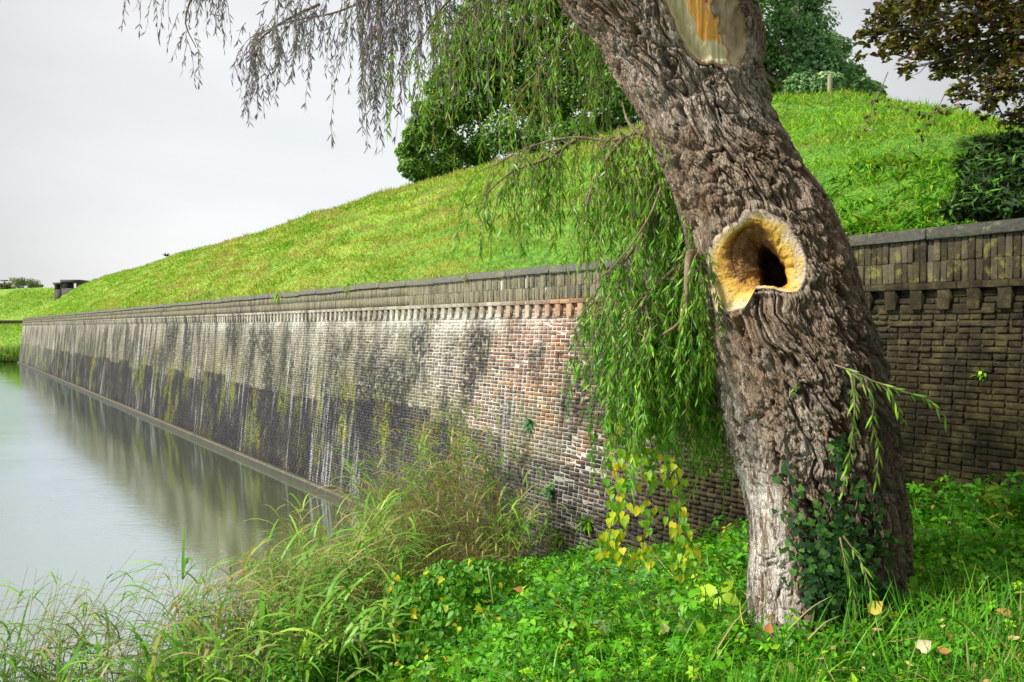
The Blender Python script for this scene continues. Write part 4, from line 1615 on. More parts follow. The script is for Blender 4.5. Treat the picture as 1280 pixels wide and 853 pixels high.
def blend2(t):
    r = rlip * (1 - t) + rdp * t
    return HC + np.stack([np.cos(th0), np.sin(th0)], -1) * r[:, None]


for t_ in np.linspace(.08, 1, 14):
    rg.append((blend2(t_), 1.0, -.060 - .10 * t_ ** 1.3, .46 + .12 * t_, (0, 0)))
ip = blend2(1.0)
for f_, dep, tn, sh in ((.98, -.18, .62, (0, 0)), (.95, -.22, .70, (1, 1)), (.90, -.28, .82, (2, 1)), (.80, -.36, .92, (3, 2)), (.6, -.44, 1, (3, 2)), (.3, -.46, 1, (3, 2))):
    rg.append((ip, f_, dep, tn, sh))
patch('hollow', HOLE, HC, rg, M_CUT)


# scar of a sawn limb: two smooth facets
n = 260
th = np.linspace(0, 2 * np.pi, n, endpoint=False)
Vs, Ts = [], []
fr = [1.05, 1.0, .985] + list(np.linspace(.965, .04, 44))
for f_ in fr:
    _, rr = radius_at(SCAR, SCC, SCC[0] + np.cos(th), SCC[1] + np.sin(th))
    p = SCC + np.stack([np.cos(th), np.sin(th)], -1) * (rr * f_)[:, None]
    Pp, Nn = front(p[:, 0], p[:, 1])
    wig = vnoise(np.stack([p[:, 0] / 9, p[:, 1] / 13, 0 * p[:, 0]], -1)) * 4 + vnoise(np.stack([p[:, 0] / 4, p[:, 1] / 9, 0 * p[:, 0] + 4], -1)) * 2
    ln = (p[:, 0] + wig - (874 + (p[:, 1]) * .38)) / 20                    # the crease between the facets
    dep = -.010 - .035 * sstep(1.0, .8, f_) + .030 * np.exp(-ln ** 2) * sstep(1, .85, f_) + (.004 if f_ == 1.0 else 0)
    dep = dep + .006 * vnoise(np.stack([p[:, 0] / 14, p[:, 1] / 30, 0 * ln], -1)) * (f_ < .95)
    Vs.append(Pp + Nn * np.asarray(dep)[:, None])
    left = sstep(-.2, -.6, ln)
    org = np.exp(-((ln + .1) / .8) ** 2) * sstep(50, 30, p[:, 1])
    t_ = .26 + .56 * sstep(.30, .75, ln) + .10 * wig / 4
    o_ = sstep(-1.0, -.75, ln) * sstep(.55, .25, ln) * sstep(62, 44, p[:, 1] + wig * 2)
    t_ = t_ * (1 - o_) + .53 * o_
    dep2 = -.012 * np.abs(vnoise(np.stack([p[:, 0] / 5, p[:, 1] / 40, 0 * ln + 9], -1))) * (f_ < .95)
    Vs[-1] = Vs[-1] + Nn * dep2[:, None]
    t_ = np.where(f_ > .96, .04, t_)
    Ts.append(t_)
V = np.concatenate(Vs + [np.mean(Vs[-1], 0)[None]])
T = np.append(np.concatenate(Ts), .53)
i = np.arange(len(fr) - 1)[:, None] * n
j = np.arange(n)[None]
k = (j + 1) % n
Q = np.stack([i + j, i + k, i + n + k, i + n + j], -1).reshape(-1, 4)
b = (len(fr) - 1) * n
tri = np.stack([b + np.arange(n), b + (np.arange(n) + 1) % n, np.full(n, len(fr) * n)], -1)
link('limb_scar', mesh_np('limb_scar', V - wil_base, [Q, tri], {'tint': T}, True, M_SCAR), willow)

# limbs that carry the strands (above the picture)
top = np.array([np.interp(-400, KS, XC), TY, np.interp(-400, KS, ZC)])


def limb(pts, r0, r1, n=22):
    g = G()
    P = curve(pts, n)
    tube(g, P, np.linspace(r0, r1, n), 10)
    g.build('limb', M_TWIG if r0 < .06 else M_BARK2, willow, True)
    return P


L1 = limb([top + (0, 0, -.3), at(420, -420, 5.4), at(300, -330, 6.6), at(200, -160, 7.2)], .20, .03)
L2 = limb([top + (0, 0, -.4), at(520, -330, 5.6), at(470, -160, 6.4), at(430, -20, 7.0)], .14, .015)
L3 = limb([at(640, -120, TY), at(690, -190, 5.0), at(620, -150, 5.4), at(570, -90, 5.6)], .09, .015)
L4 = limb([top + (0, 0, -.2), at(560, -380, 4.4), at(700, -300, 4.8), at(850, -200, 5.3)], .12, .03)


# the upper crown over the trunk
g = G()
n = 5500
cc = np.array([(-1.6, 4.6, 8.2, .9), (-.4, 5.4, 8.8, 1.0), (.8, 4.4, 8.6, .9), (1.8, 5.2, 8.4, .9), (-.6, 3.6, 8.0, .8), (.9, 6.0, 9.2, 1.0), (2.8, 4.8, 8.3, .8), (-2.4, 5.6, 8.9, .9), (1.9, 3.8, 8.0, .8), (.2, 4.8, 9.6, 1.0)])
k = RNG.integers(0, len(cc), n)
P = cc[k, :3] + rdir(n) * (cc[k, 3] * RNG.random(n) ** .4)[:, None]
leaves(g, 'lance', P, norm(rdir(n) * .5 + (0, 0, -.8)), rdir(n), RNG.uniform(.07, .12, n), .02, RNG.random(n))
g.build('crown', M_WILLOW, willow, kind='stuff')
for c_ in cc:
    a_ = L4[RNG.integers(4, 16)] if c_[0] > 0 else L2[RNG.integers(3, 9)]
    g = G()
    tube(g, curve([a_, (a_ + c_[:3]) / 2 + RNG.normal(0, .15, 3), c_[:3]], 12), np.linspace(.035, .008, 12), 6)
    g.build('limb', M_TWIG, willow, True)

# ---- hanging strands
def strands(path, n, length, Yj, mat, lean=(0, 0), L=(.05, .08), W=.010, dens=46, tl=(0, 1), curl=.12, tw=.0035, t0=0.0, t1=1.0):
    """a drooping branch along path [(px, py, Y)...] with n strands hanging length px; leaves alternate"""
    W3 = curve([at(*p) for p in path], 40)
    g = G()
    tube(g, W3, np.linspace(.014, .004, 40), 6)
    br = g.build('hanging_branch', M_TWIG, willow)
    gl_, gt = G(), G()
    for q in range(n):
        t = RNG.uniform(t0, t1)
        a = W3[min(39, int(t * 39))] + RNG.normal(0, .03, 3)
        a[1] += RNG.normal(0, Yj) * .3
        ln = RNG.uniform(*length) / F * a[1]
        k = max(5, int(ln / .05))
        dirn = np.array([lean[0] + RNG.normal(0, .35), RNG.normal(0, .35), RNG.uniform(-.4, .25)])
        p = a.copy()
        pts = [p.copy()]
        wob = RNG.normal(0, curl, 3)
        for m_ in range(k):
            f_ = (m_ + 1) / k
            dirn = norm(dirn * .80 + np.array([lean[0] * .3, 0, -1.0]) * .34 + wob * .12 + RNG.normal(0, .07, 3))
            p = p + dirn * ln / k
            pts.append(p.copy())
        S = curve(pts, k * 2)
        tube(gt, S, np.linspace(tw, .0012, len(S)), 3, RNG.random(), cap=False)
        nl = max(4, int(ln * dens))
        idx_ = np.sort(RNG.uniform(.05, 1, nl)) * (len(S) - 1.001)
        i0 = idx_.astype(int)
        fr_ = (idx_ - i0)[:, None]
        pos = S[i0] * (1 - fr_) + S[i0 + 1] * fr_
        tan = norm(S[i0 + 1] - S[i0])
        sd_ = norm(np.cross(tan, rdir(nl)))
        ang = RNG.uniform(.35, .95, nl)[:, None]
        d = norm(tan * np.cos(ang) + sd_ * np.sin(ang) + np.array([0, 0, -.35]))
        leaves(gl_, 'lance', pos, d, rdir(nl), RNG.uniform(*L, nl), W * RNG.uniform(.8, 1.3, nl),
               np.clip(RNG.uniform(tl[0], tl[1]) * .5 + RNG.uniform(tl[0], tl[1], nl) * .5, 0, 1))
    gt.build('twigs', M_TWIG, br, kind='stuff')
    gl_.build('leaves', mat, br, kind='stuff')
    return W3


GREY = M_WGREY
# far left wisps against the sky
strands([(330, -160, 7.2), (290, -70, 7.2), (235, -30, 7.2), (175, -25, 7.2)], 45, (40, 95), .4, GREY, (-.25, 0), (.05, .09), .0115, 26)
strands([(300, -80, 7.2), (250, -20, 7.2), (232, 25, 7.2), (245, 60, 7.2)], 18, (30, 60), .3, GREY, (.1, 0), (.05, .09), .0115, 26)
strands([(300, -80, 7.2), (275, -30, 7.2), (262, 15, 7.2)], 13, (30, 60), .3, GREY, (.1, 0), (.05, .09), .0115, 26)
# middle branch arching down to the left
strands([(560, -150, 6.6), (500, -30, 6.8), (430, 12, 7.0), (360, 28, 7.0), (312, 48, 7.0)], 93, (40, 95), .5, GREY, (-.12, 0), (.05, .09), .0115, 34)
strands([(400, 5, 7.0), (350, 30, 7.0), (318, 60, 7.0), (322, 95, 7.0)], 27, (40, 70), .3, GREY, (.0, 0), (.05, .09), .0115, 34)
strands([(520, -120, 6.3), (450, -40, 6.5), (390, -10, 6.6), (340, 0, 6.6)], 45, (40, 100), .4, GREY, (-.1, 0), (.05, .09), .0115, 30)
strands([(560, -120, 6.3), (520, -40, 6.5), (480, 20, 6.6), (455, 70, 6.6)], 82, (50, 125), .5, GREY, (0, 0), (.05, .09), .0115, 32)
strands([(640, -120, 6.0), (570, -60, 6.2), (510, -20, 6.3), (440, -15, 6.4)], 90, (90, 200), .5, GREY, (0, 0), (.05, .09), .0115, 30)
strands([(640, -100, 5.8), (590, -30, 6.0), (545, 20, 6.0), (505, 90, 6.0)], 34, (60, 120), .4, M_WOLIVE, (0, 0), (.06, .10), .013, 30)
# olive veil in front of the oak
strands([(700, -120, 5.4), (650, -50, 5.6), (600, 0, 5.8), (560, 40, 5.8)], 40, (80, 190), .4, M_WOLIVE, (0, 0), (.05, .085), .0105, 36)
strands([(860, -180, 5.0), (780, -90, 5.1), (700, -40, 5.3), (620, 10, 5.4)], 46, (90, 200), .5, M_WOLIVE, (-.02, 0), (.05, .085), .0105, 36)
strands([(760, -60, 5.1), (740, 0, 5.2), (690, 70, 5.3), (640, 120, 5.4)], 40, (70, 150), .4, M_WOLIVE, (-.05, 0), (.05, .085), .0105, 36)
strands([(800, -60, 5.2), (770, 20, 5.3), (745, 80, 5.3), (730, 130, 5.3)], 34, (60, 140), .4, M_WOLIVE, (0, 0), (.05, .085), .0105, 36)
# branch leaving the trunk at the crest line
strands([(826, 178, 4.6), (800, 166, 4.7), (762, 176, 4.9), (715, 172, 5.0), (660, 185, 5.1), (612, 210, 5.1)], 68, (60, 145), .4, M_WOLIVE, (-.05, 0), (.05, .085), .011, 40, t0=.15)
strands([(780, 172, 4.8), (755, 205, 4.8), (735, 250, 4.8), (730, 290, 4.8)], 34, (50, 110), .3, M_WOLIVE, (-.05, 0), (.05, .085), .0115, 44)
strands([(720, 175, 5.0), (680, 200, 5.0), (640, 215, 5.0), (605, 245, 5.0)], 26, (50, 110), .3, M_WILLOW, (0, 0), (.05, .085), .0115, 44)
strands([(806, 150, 4.8), (812, 190, 4.8), (815, 240, 4.8), (800, 290, 4.8)], 40, (60, 130), .4, M_WILLOW, (-.05, 0), (.05, .085), .0115, 44)
# the thick green curtain left of the trunk
strands([(858, 300, 4.75), (862, 345, 4.7), (845, 385, 4.7), (815, 400, 4.8), (780, 430, 4.8)], 120, (80, 200), .7, M_WILLOW, (-.05, 0), (.045, .078), .0098, 82)
strands([(840, 250, 4.8), (800, 300, 4.8), (770, 345, 4.8), (752, 395, 4.8)], 70, (60, 150), .5, M_WILLOW, (-.10, 0), (.045, .078), .0098, 74)
strands([(860, 290, 4.9), (845, 330, 5.0), (830, 380, 5.0), (840, 440, 5.0)], 90, (80, 190), .7, M_WILLOW, (.06, 0), (.045, .078), .0098, 82)
strands([(866, 330, 5.0), (872, 400, 5.1), (880, 450, 5.1), (890, 490, 5.1)], 55, (60, 135), .4, M_WILLOW, (.08, 0), (.045, .08), .010, 50)
strands([(850, 330, 4.7), (810, 370, 4.6), (785, 420, 4.6), (770, 460, 4.6)], 70, (70, 170), .4, M_WILLOW, (-.05, 0), (.045, .078), .0098, 74)
strands([(862, 400, 5.0), (880, 450, 5.1), (895, 500, 5.1), (905, 530, 5.1)], 45, (50, 120), .4, M_WILLOW, (.12, 0), (.045, .08), .010, 44)
strands([(840, 420, 4.9), (850, 470, 4.9), (862, 510, 5.0)], 50, (60, 130), .5, M_WILLOW, (.05, 0), (.045, .08), .010, 50)
strands([(850, 260, 4.9), (830, 220, 5.0), (790, 215, 5.0), (760, 240, 5.0)], 60, (60, 130), .6, M_WILLOW, (-.05, 0), (.045, .08), .010, 44)
# the woody branch seen beside the trunk
limb([at(872, 322, 4.55), at(862, 318, 4.35), at(859, 352, 4.3), at(857, 385, 4.3), at(848, 405, 4.32), at(826, 420, 4.35)], .026, .006)
limb([at(830, 180, 4.6), at(802, 168, 4.62), at(785, 152, 4.7), at(778, 128, 4.75)], .016, .004)
limb([at(826, 235, 4.5), at(812, 270, 4.4), at(790, 305, 4.4), at(765, 335, 4.45), at(735, 360, 4.5)], .007, .003)


# sprig growing out of the trunk front, hanging right and down
def sprig(pts, nl, L=(.05, .09), off=.09, W=.011, mat=M_WILLOW, seed_t=(.2, .85)):
    P = []
    for (a, b_, dy) in pts:
        P.append(at(a, b_, dy))
    S = curve(P, 24)
    g = G()
    tube(g, S, np.linspace(.005, .0016, 24), 5)
    br = g.build('sprig', M_TWIG, willow)
    i0 = np.linspace(3, 22, nl).astype(int)
    tan = norm(S[i0 + 1] - S[i0])
    alt = np.where(np.arange(nl) % 2, 1, -1)[:, None]
    side = norm(np.cross(tan, np.array([0.1, -1, .1])) * alt + rdir(nl) * .5)
    d = norm(tan * 1.0 + side * RNG.uniform(.25, .7, (nl, 1)) + np.array([0, -.05, -.35]))
    leaf_parts('lance', S[i0], d, norm(np.array([0, -1, .5]) + rdir(nl) * .6), RNG.uniform(*L, nl), W, RNG.uniform(*seed_t, nl), mat, br)


f0 = 4.08
sprig([(1043, 456, 4.13), (1065, 464, 4.02), (1095, 478, 3.95), (1130, 490, 3.9), (1160, 500, 3.9), (1187, 528, 3.9)], 26)
sprig([(1050, 458, 4.10), (1075, 475, 4.00), (1092, 500, 3.98), (1090, 530, 4.0), (1098, 560, 4.02), (1094, 612, 4.05)], 24)
sprig([(1062, 464, 4.08), (1068, 500, 4.0), (1066, 540, 4.0), (1060, 580, 4.0), (1052, 622, 4.0)], 26)
sprig([(1100, 480, 3.95), (1112, 492, 3.93), (1120, 505, 3.93), (1126, 522, 3.93)], 9)
sprig([(1050, 672, 4.03), (1056, 700, 3.97), (1064, 730, 3.95), (1070, 762, 3.95)], 22)
sprig([(1054, 670, 4.03), (1075, 700, 3.97), (1088, 735, 3.93), (1094, 750, 3.93)], 12)
sprig([(1000, 484, 4.15), (997, 480, 4.08), (994, 484, 4.05), (990, 490, 4.03)], 7, (.03, .05))

# ------------------------------------------------------------------ ivy on the trunk foot
ivy = empty('ivy', wil_base + (0, -.42, 0), 'dark green ivy climbing the right side of the willow foot', 'ivy')
runs = [[(1020, 775), (1012, 720), (1008, 680), (1000, 640), (992, 600), (986, 568)], [(1040, 775), (1035, 720), (1030, 670), (1042, 620), (1046, 570), (1044, 550)],
        [(1010, 700), (1050, 690), (1080, 680), (1100, 690)], [(1060, 760), (1070, 710), (1090, 670), (1088, 630)], [(1025, 690), (1018, 660), (1005, 645)], [(1050, 700), (1062, 660), (1070, 620), (1066, 600)]]
g = G()
ipos = []
for r_ in runs:
    pts = np.array(r_, float)
    pp = curve(np.c_[pts, np.zeros(len(pts))], 40)
    S, _ = front(pp[:, 0], pp[:, 1], np.full(40, .035))
    tube(g, S, .004, 4)
    ipos.append(pp[:, :2])
g.build('stems', M_BARK2, ivy)
n = 300
ctr = np.concatenate(ipos)
k = RNG.integers(0, len(ctr), n)
spr = np.where(ctr[k, 1] > 640, 15, 6)
q = ctr[k] + RNG.normal(0, 1, (n, 2)) * spr[:, None]
Pp, Nn = front(q[:, 0], q[:, 1], RNG.uniform(.035, .10, n))
leaf_parts('ivy', Pp, norm(np.cross(Nn, rdir(n)) + (0, 0, -.7)), norm(Nn + rdir(n) * .45), RNG.uniform(.022, .048, n), RNG.uniform(.025, .048, n), RNG.random(n), M_IVY, ivy)
n = 650
c2 = np.array([(1035, 690, 22), (1050, 720, 24), (1070, 700, 18), (1035, 745, 22), (1080, 735, 16), (1050, 660, 14), (1025, 720, 14), (1100, 740, 12)])
k = RNG.integers(0, len(c2), n)
q = c2[k, :2] + RNG.normal(0, .55, (n, 2)) * c2[k, 2:]
Pp, Nn = front(q[:, 0], q[:, 1], RNG.uniform(.02, .10, n))
g = G()
leaves(g, 'ivy', Pp, norm(np.cross(Nn, rdir(n)) + (0, 0, -.6)), norm(Nn + rdir(n) * .5), RNG.uniform(.022, .045, n), RNG.uniform(.025, .045, n), RNG.random(n) * .8)
g.build('leaf_mass', M_IVY, ivy, kind='stuff')

# ------------------------------------------------------------------ bindweed trailing from the strands
vine = empty('bindweed_vine', at(800, 735, 4.7), 'trailing vine of yellow and lime heart leaves hanging below the willow strands', 'vine')
g = G()
vp = []
for r_ in [[(775, 560), (768, 620), (758, 670), (754, 690)], [(785, 540), (778, 600), (765, 650), (760, 690)], [(800, 570), (808, 640), (803, 690), (805, 700)], [(835, 560), (838, 620), (852, 680), (856, 705)],
           [(845, 590), (850, 640), (846, 690), (860, 715)], [(770, 500), (790, 540), (788, 590)], [(800, 520), (815, 560), (812, 610)], [(768, 590), (775, 640), (770, 680), (783, 700)]]:
    S = curve([at(a, b_, 4.55 + RNG.uniform(-.1, .25)) for a, b_ in r_], 26)
    tube(g, S, .003, 4)
    vp.append(S)
g.build('stems', M_TWIG, vine)
A_ = np.concatenate(vp)
n = 300
k = RNG.integers(0, len(A_), n)
pos = A_[k] + RNG.normal(0, .032, (n, 3))
low = sstep(3.2, 2.75, pos[:, 2])
leaf_parts('heart', pos, norm(np.array([0, -.25, -1]) + rdir(n) * .5), norm(np.array([-.1, -1, .35]) + rdir(n) * .6), RNG.uniform(.030, .064, n), RNG.uniform(.028, .050, n),
           np.clip(RNG.uniform(.42, 1.0, n) - .28 * low * RNG.random(n) - .3 * (RNG.random(n) < .25), 0, 1), M_VINE, vine)

# ------------------------------------------------------------------ ground cover
def sample_ground(n, a0, a1, r0, r1, water=.12):
    out = []
    tot = 0
    while tot < n:
        m_ = n * 2
        px = RNG.uniform(a0, a1, m_)
        Y = np.exp(RNG.uniform(math.log(r0), math.log(r1), m_))
        X = (px - 640) / F * Y
        Dw = X * UN[0] + Y * UN[1]
        z = ground_z(X, Y)
        ok = (Dw < 7.58) & (z > water)
        P = np.stack([X, Y, z], -1)[ok]
        out.append(P)
        tot += len(P)
    return np.concatenate(out)[:n]


def in_px(P, x0, x1):
    x, _ = proj(P)
    return (x > x0) & (x < x1)


# leaflets in rosettes
def rosettes(g, P, h, L, W, k, tint, spread=.05, kind='kite'):
    n = len(P)
    h = np.broadcast_to(h, (n,))
    L = np.broadcast_to(L, (n,))
    lean = rdir(n, .3, 1) * h[:, None]
    hub = P + lean
    ang0 = RNG.uniform(0, 2 * np.pi, n)
    tl = rdir(n, .55, 1)
    a_ = norm(np.cross(tl, rdir(n)))
    b_ = np.cross(tl, a_)
    for q in range(k):
        an = ang0 + q * 2 * np.pi / k + RNG.normal(0, .2, n)
        d = a_ * np.cos(an)[:, None] + b_ * np.sin(an)[:, None] + np.array([0, 0, -.15])
        leaves(g, kind, hub + d * (L * .12)[:, None], norm(d), norm(tl + rdir(n) * .3), L * RNG.uniform(.8, 1.2, n), L * W * RNG.uniform(.8, 1.2, n), np.clip(tint + RNG.normal(0, .08, n), 0, 1))


def tusk(P):
    """keeps plants out of the trunk"""
    d = np.hypot(P[:, 0] - wil_base[0], P[:, 1] - TY)
    return P[d > .52]


g = G()
P = tusk(sample_ground(19000, 180, 1420, 2.6, 12))
d_ = P[:, 1]
kp = (fbm(n2(P[:, 0] * 3.4, P[:, 1] * 3.4, 33), 3) > -.16) | (RNG.random(len(P)) < .25)
P = P[kp]
d_ = P[:, 1]
pt = fbm(n2(P[:, 0] * 1.3, P[:, 1] * 1.3, 2), 3)
sz = np.clip(d_ / 5, .7, 1.9) * (1 + .55 * fbm(n2(P[:, 0] * 2.2, P[:, 1] * 2.2, 12), 2))
P[:, 2] += .10 * np.clip(fbm(n2(P[:, 0] * 2.6, P[:, 1] * 2.6, 22), 2) + .1, 0, 1)
pick = pt < .12
rosettes(g, P[pick], RNG.uniform(.02, .20, pick.sum()), .042 * sz[pick] ** .7 * RNG.uniform(.7, 1.3, pick.sum()), .62, 5, np.clip(RNG.normal(.55, .22, pick.sum()), 0, 1))
pick = ~pick
rosettes(g, P[pick], RNG.uniform(.02, .24, pick.sum()), .06 * sz[pick] ** .7 * RNG.uniform(.7, 1.3, pick.sum()), .55, 3, np.clip(RNG.normal(.5, .22, pick.sum()), 0, 1), kind='kite')
tag(g.build('ground_cover', M_HERB), 'bright green low leafy plants covering the bank below the willow', 'ground cover', kind='stuff')

g = G()
P = tusk(sample_ground(620, 380, 1420, 3.0, 9.0))
P = P[fbm(n2(P[:, 0] * 1.2, P[:, 1] * 1.2, 77), 2) > -.1]
n = len(P)
rosettes(g, P, RNG.uniform(.08, .22, n), RNG.uniform(.07, .13, n), .58, 4, np.clip(RNG.normal(.6, .2, n), .12, 1), kind='oval')
tag(g.build('broad_leaved_herbs', M_HERB), 'scattered broad leaved herbs standing among the small leaved plants', 'herbs', kind='stuff')

# grass among it
g = G()
P = tusk(sample_ground(34000, 560, 1420, 2.6, 9.5))
pxx, pyy = proj(P)
dens = .22 + .9 * sstep(1060, 1160, pxx) + .85 * sstep(790, 850, pxx) * sstep(735, 800, pyy)
dens = dens * (.35 + 1.1 * sstep(-.15, .3, fbm(n2(P[:, 0] * 1.6, P[:, 1] * 1.6, 7), 3)))
P = P[RNG.random(len(P)) < dens]
n = len(P)
id_ = RNG.integers(0, 4, n)
lean_n = norm(np.stack([fbm(n2(P[:, 0] * 2, P[:, 1] * 2, 1), 2), fbm(n2(P[:, 0] * 2, P[:, 1] * 2, 8), 2) - .15, np.full(n, .75)], -1) + rdir(n) * .45)
lean_n[:, 2] = np.abs(lean_n[:, 2]) + .1
for k in range(4):
    q = id_ == k
    leaves(g, 'blade%d' % k, P[q], lean_n[q], rdir(q.sum()) * .5 + np.array([0, 0, 1]), RNG.uniform(.14, .42, q.sum()), RNG.uniform(.004, .0095, q.sum()), np.clip(RNG.normal(.52, .25, q.sum()), 0, 1))
tag(g.build('long_grass', M_TURF), 'long arching green grass around the willow foot', 'grass', kind='stuff')

# dead leaves and bits of stem lying in the plants
g = G()
P = tusk(sample_ground(1500, 380, 1420, 2.8, 9.5))
P = P[RNG.random(len(P)) < .35 + .9 * (fbm(n2(P[:, 0] * 1.1, P[:, 1] * 1.1, 51), 2) > .05)]
n = len(P)
P[:, 2] += RNG.uniform(.05, .20, n)
leaves(g, 'oval', P, rdir(n, -.3, .3), norm(rdir(n) * .7 + (0, 0, 1)), RNG.uniform(.018, .055, n), RNG.uniform(.014, .034, n), RNG.random(n))
P2 = P[:260] - np.array([0, 0, .06])
leaves(g, 'blade1', P2, norm(rdir(260, .0, .7)), rdir(260), RNG.uniform(.15, .45, 260), .005, RNG.uniform(.5, 1, 260))
tag(g.build('leaf_litter', M_LITTER), 'small dead leaves and stems scattered in the ground plants', 'leaf litter', kind='stuff')

# nettles and dark leaves along the wall foot at the right
g = G()
P = tusk(sample_ground(5000, 880, 1420, 4.5, 9.5))
Dw = P[:, 0] * UN[0] + P[:, 1] * UN[1]
P = P[Dw > 6.4]
n = len(P)
rosettes(g, P + rdir(n, 0, 1) * .05, RNG.uniform(.08, .36, n), RNG.uniform(.05, .09, n), .5, 4, np.clip(RNG.normal(.40, .2, n), 0.07, 1), kind='oval')
tag(g.build('nettles', M_HERB), 'broad leaved dark green nettles along the foot of the wall', 'nettles', kind='stuff')

# tansy: feathery blue green leaves
g = G()
for (cx, cy, Yc) in [(655, 735, 7.0), (700, 720, 7.2), (740, 700, 7.5), (680, 760, 6.4), (780, 735, 6.6), (720, 745, 6.6), (640, 760, 6.4), (800, 705, 7.4)]:
    c0 = at(cx, cy, Yc)
    zg = ground_z(c0[0], c0[1])
    for q in range(16):
        b0 = np.array([c0[0] + RNG.normal(0, .16), c0[1] + RNG.normal(0, .2), 0])
        b0[2] = ground_z(b0[0], b0[1])
        h = RNG.uniform(.15, .42)
        d0 = rdir(1, .4, .95)[0]
        S = curve([b0, b0 + d0 * h * .6, b0 + d0 * h + np.array([d0[0], d0[1], -.1]) * .08], 14)
        i0 = np.repeat(np.arange(3, 13), 2)
        tan = norm(S[i0 + 1] - S[i0])
        al = np.where(np.arange(len(i0)) % 2, 1, -1)[:, None]
        side = norm(np.cross(tan, (0, 0, 1))) * al
        leaves(g, 'kite', S[i0], norm(side + tan * .6), np.array([0, 0, 1.]) + rdir(len(i0)) * .3, .07 * np.interp(i0, [3, 7, 13], [.8, 1, .3]), .016, RNG.random(len(i0)))
tag(g.build('tansy', M_FERN), 'feathery blue green tansy patch in the middle of the bank', 'ferny plants', kind='stuff')

# leafy mound of climbing leaves at the centre
g = G()
mound = empty('leafy_mound', at(560, 770, 7.6), 'bright green leafy mound with yellow leaves in front of the wall foot', 'shrub')
mb = []
for (px, py, r_, Yc) in [(560, 728, 42, 7.8), (610, 722, 40, 7.9), (640, 735, 34, 8.0), (520, 750, 40, 7.5), (480, 790, 44, 7.0), (560, 785, 50, 6.8), (620, 790, 44, 6.6), (450, 830, 46, 6.5), (520, 830, 52, 6.2), (600, 835, 50, 6.0),
                         (660, 760, 30, 7.4), (590, 705, 20, 8.2), (400, 850, 40, 6.2), (675, 720, 22, 8.4), (440, 790, 26, 7.2), (500, 725, 20, 8.0)]:
    p = at(px, py + 14, Yc)
    mb.append([*p, r_ / F * Yc])
mb = np.array(mb)
n = 7600
k = RNG.integers(0, len(mb), n)
d = rdir(n, -.1, 1)
P = mb[k, :3] + d * (mb[k, 3] * RNG.uniform(.6, 1.08, n))[:, None]
up = norm(d + rdir(n) * .45 + (0, -.2, .2))
dr = norm(np.cross(up, rdir(n)) + np.array([0, -.1, -.6]))
Lf = RNG.uniform(.045, .085, n)
tn_ = np.clip(RNG.normal(.55, .22, n) - .35 * (RNG.random(n) < .04), 0, 1)
fr_ = np.where(P[:, 2] > CAM_Z - 3.3)[0][:280]
leaves(g, 'oval', P, dr, up, Lf, Lf * .6, tn_)
g.build('leaf_mass', M_MOUND, mound, kind='stuff')
# soil body under the leaves
g = G()
for c_ in mb:
    tube(g, [c_[:3] + (0, 0, -.8), c_[:3] + (0, 0, -.05)], [.02, .008], 5)
g.build('stems', M_TWIG, mound)
q = RNG.integers(0, n, 120)
leaf_parts('heart', P[q] + d[q] * .03, dr[q], up[q], RNG.uniform(.06, .09, 120), .06, np.clip(RNG.uniform(0, 1, 120), 0, 1), M_VINE, mound)

# scrubby weeds under the mound on the slope down to the reeds
g = G()
P = sample_ground(5200, 280, 760, 4.6, 11, .05)
n = len(P)
rosettes(g, P, RNG.uniform(.05, .35, n), RNG.uniform(.05, .08, n), .5, 4, np.clip(RNG.normal(.45, .2, n), 0, 1), kind='kite')
tag(g.build('weeds', M_HERB), 'mixed green weeds on the slope above the reeds', 'weeds', kind='stuff')

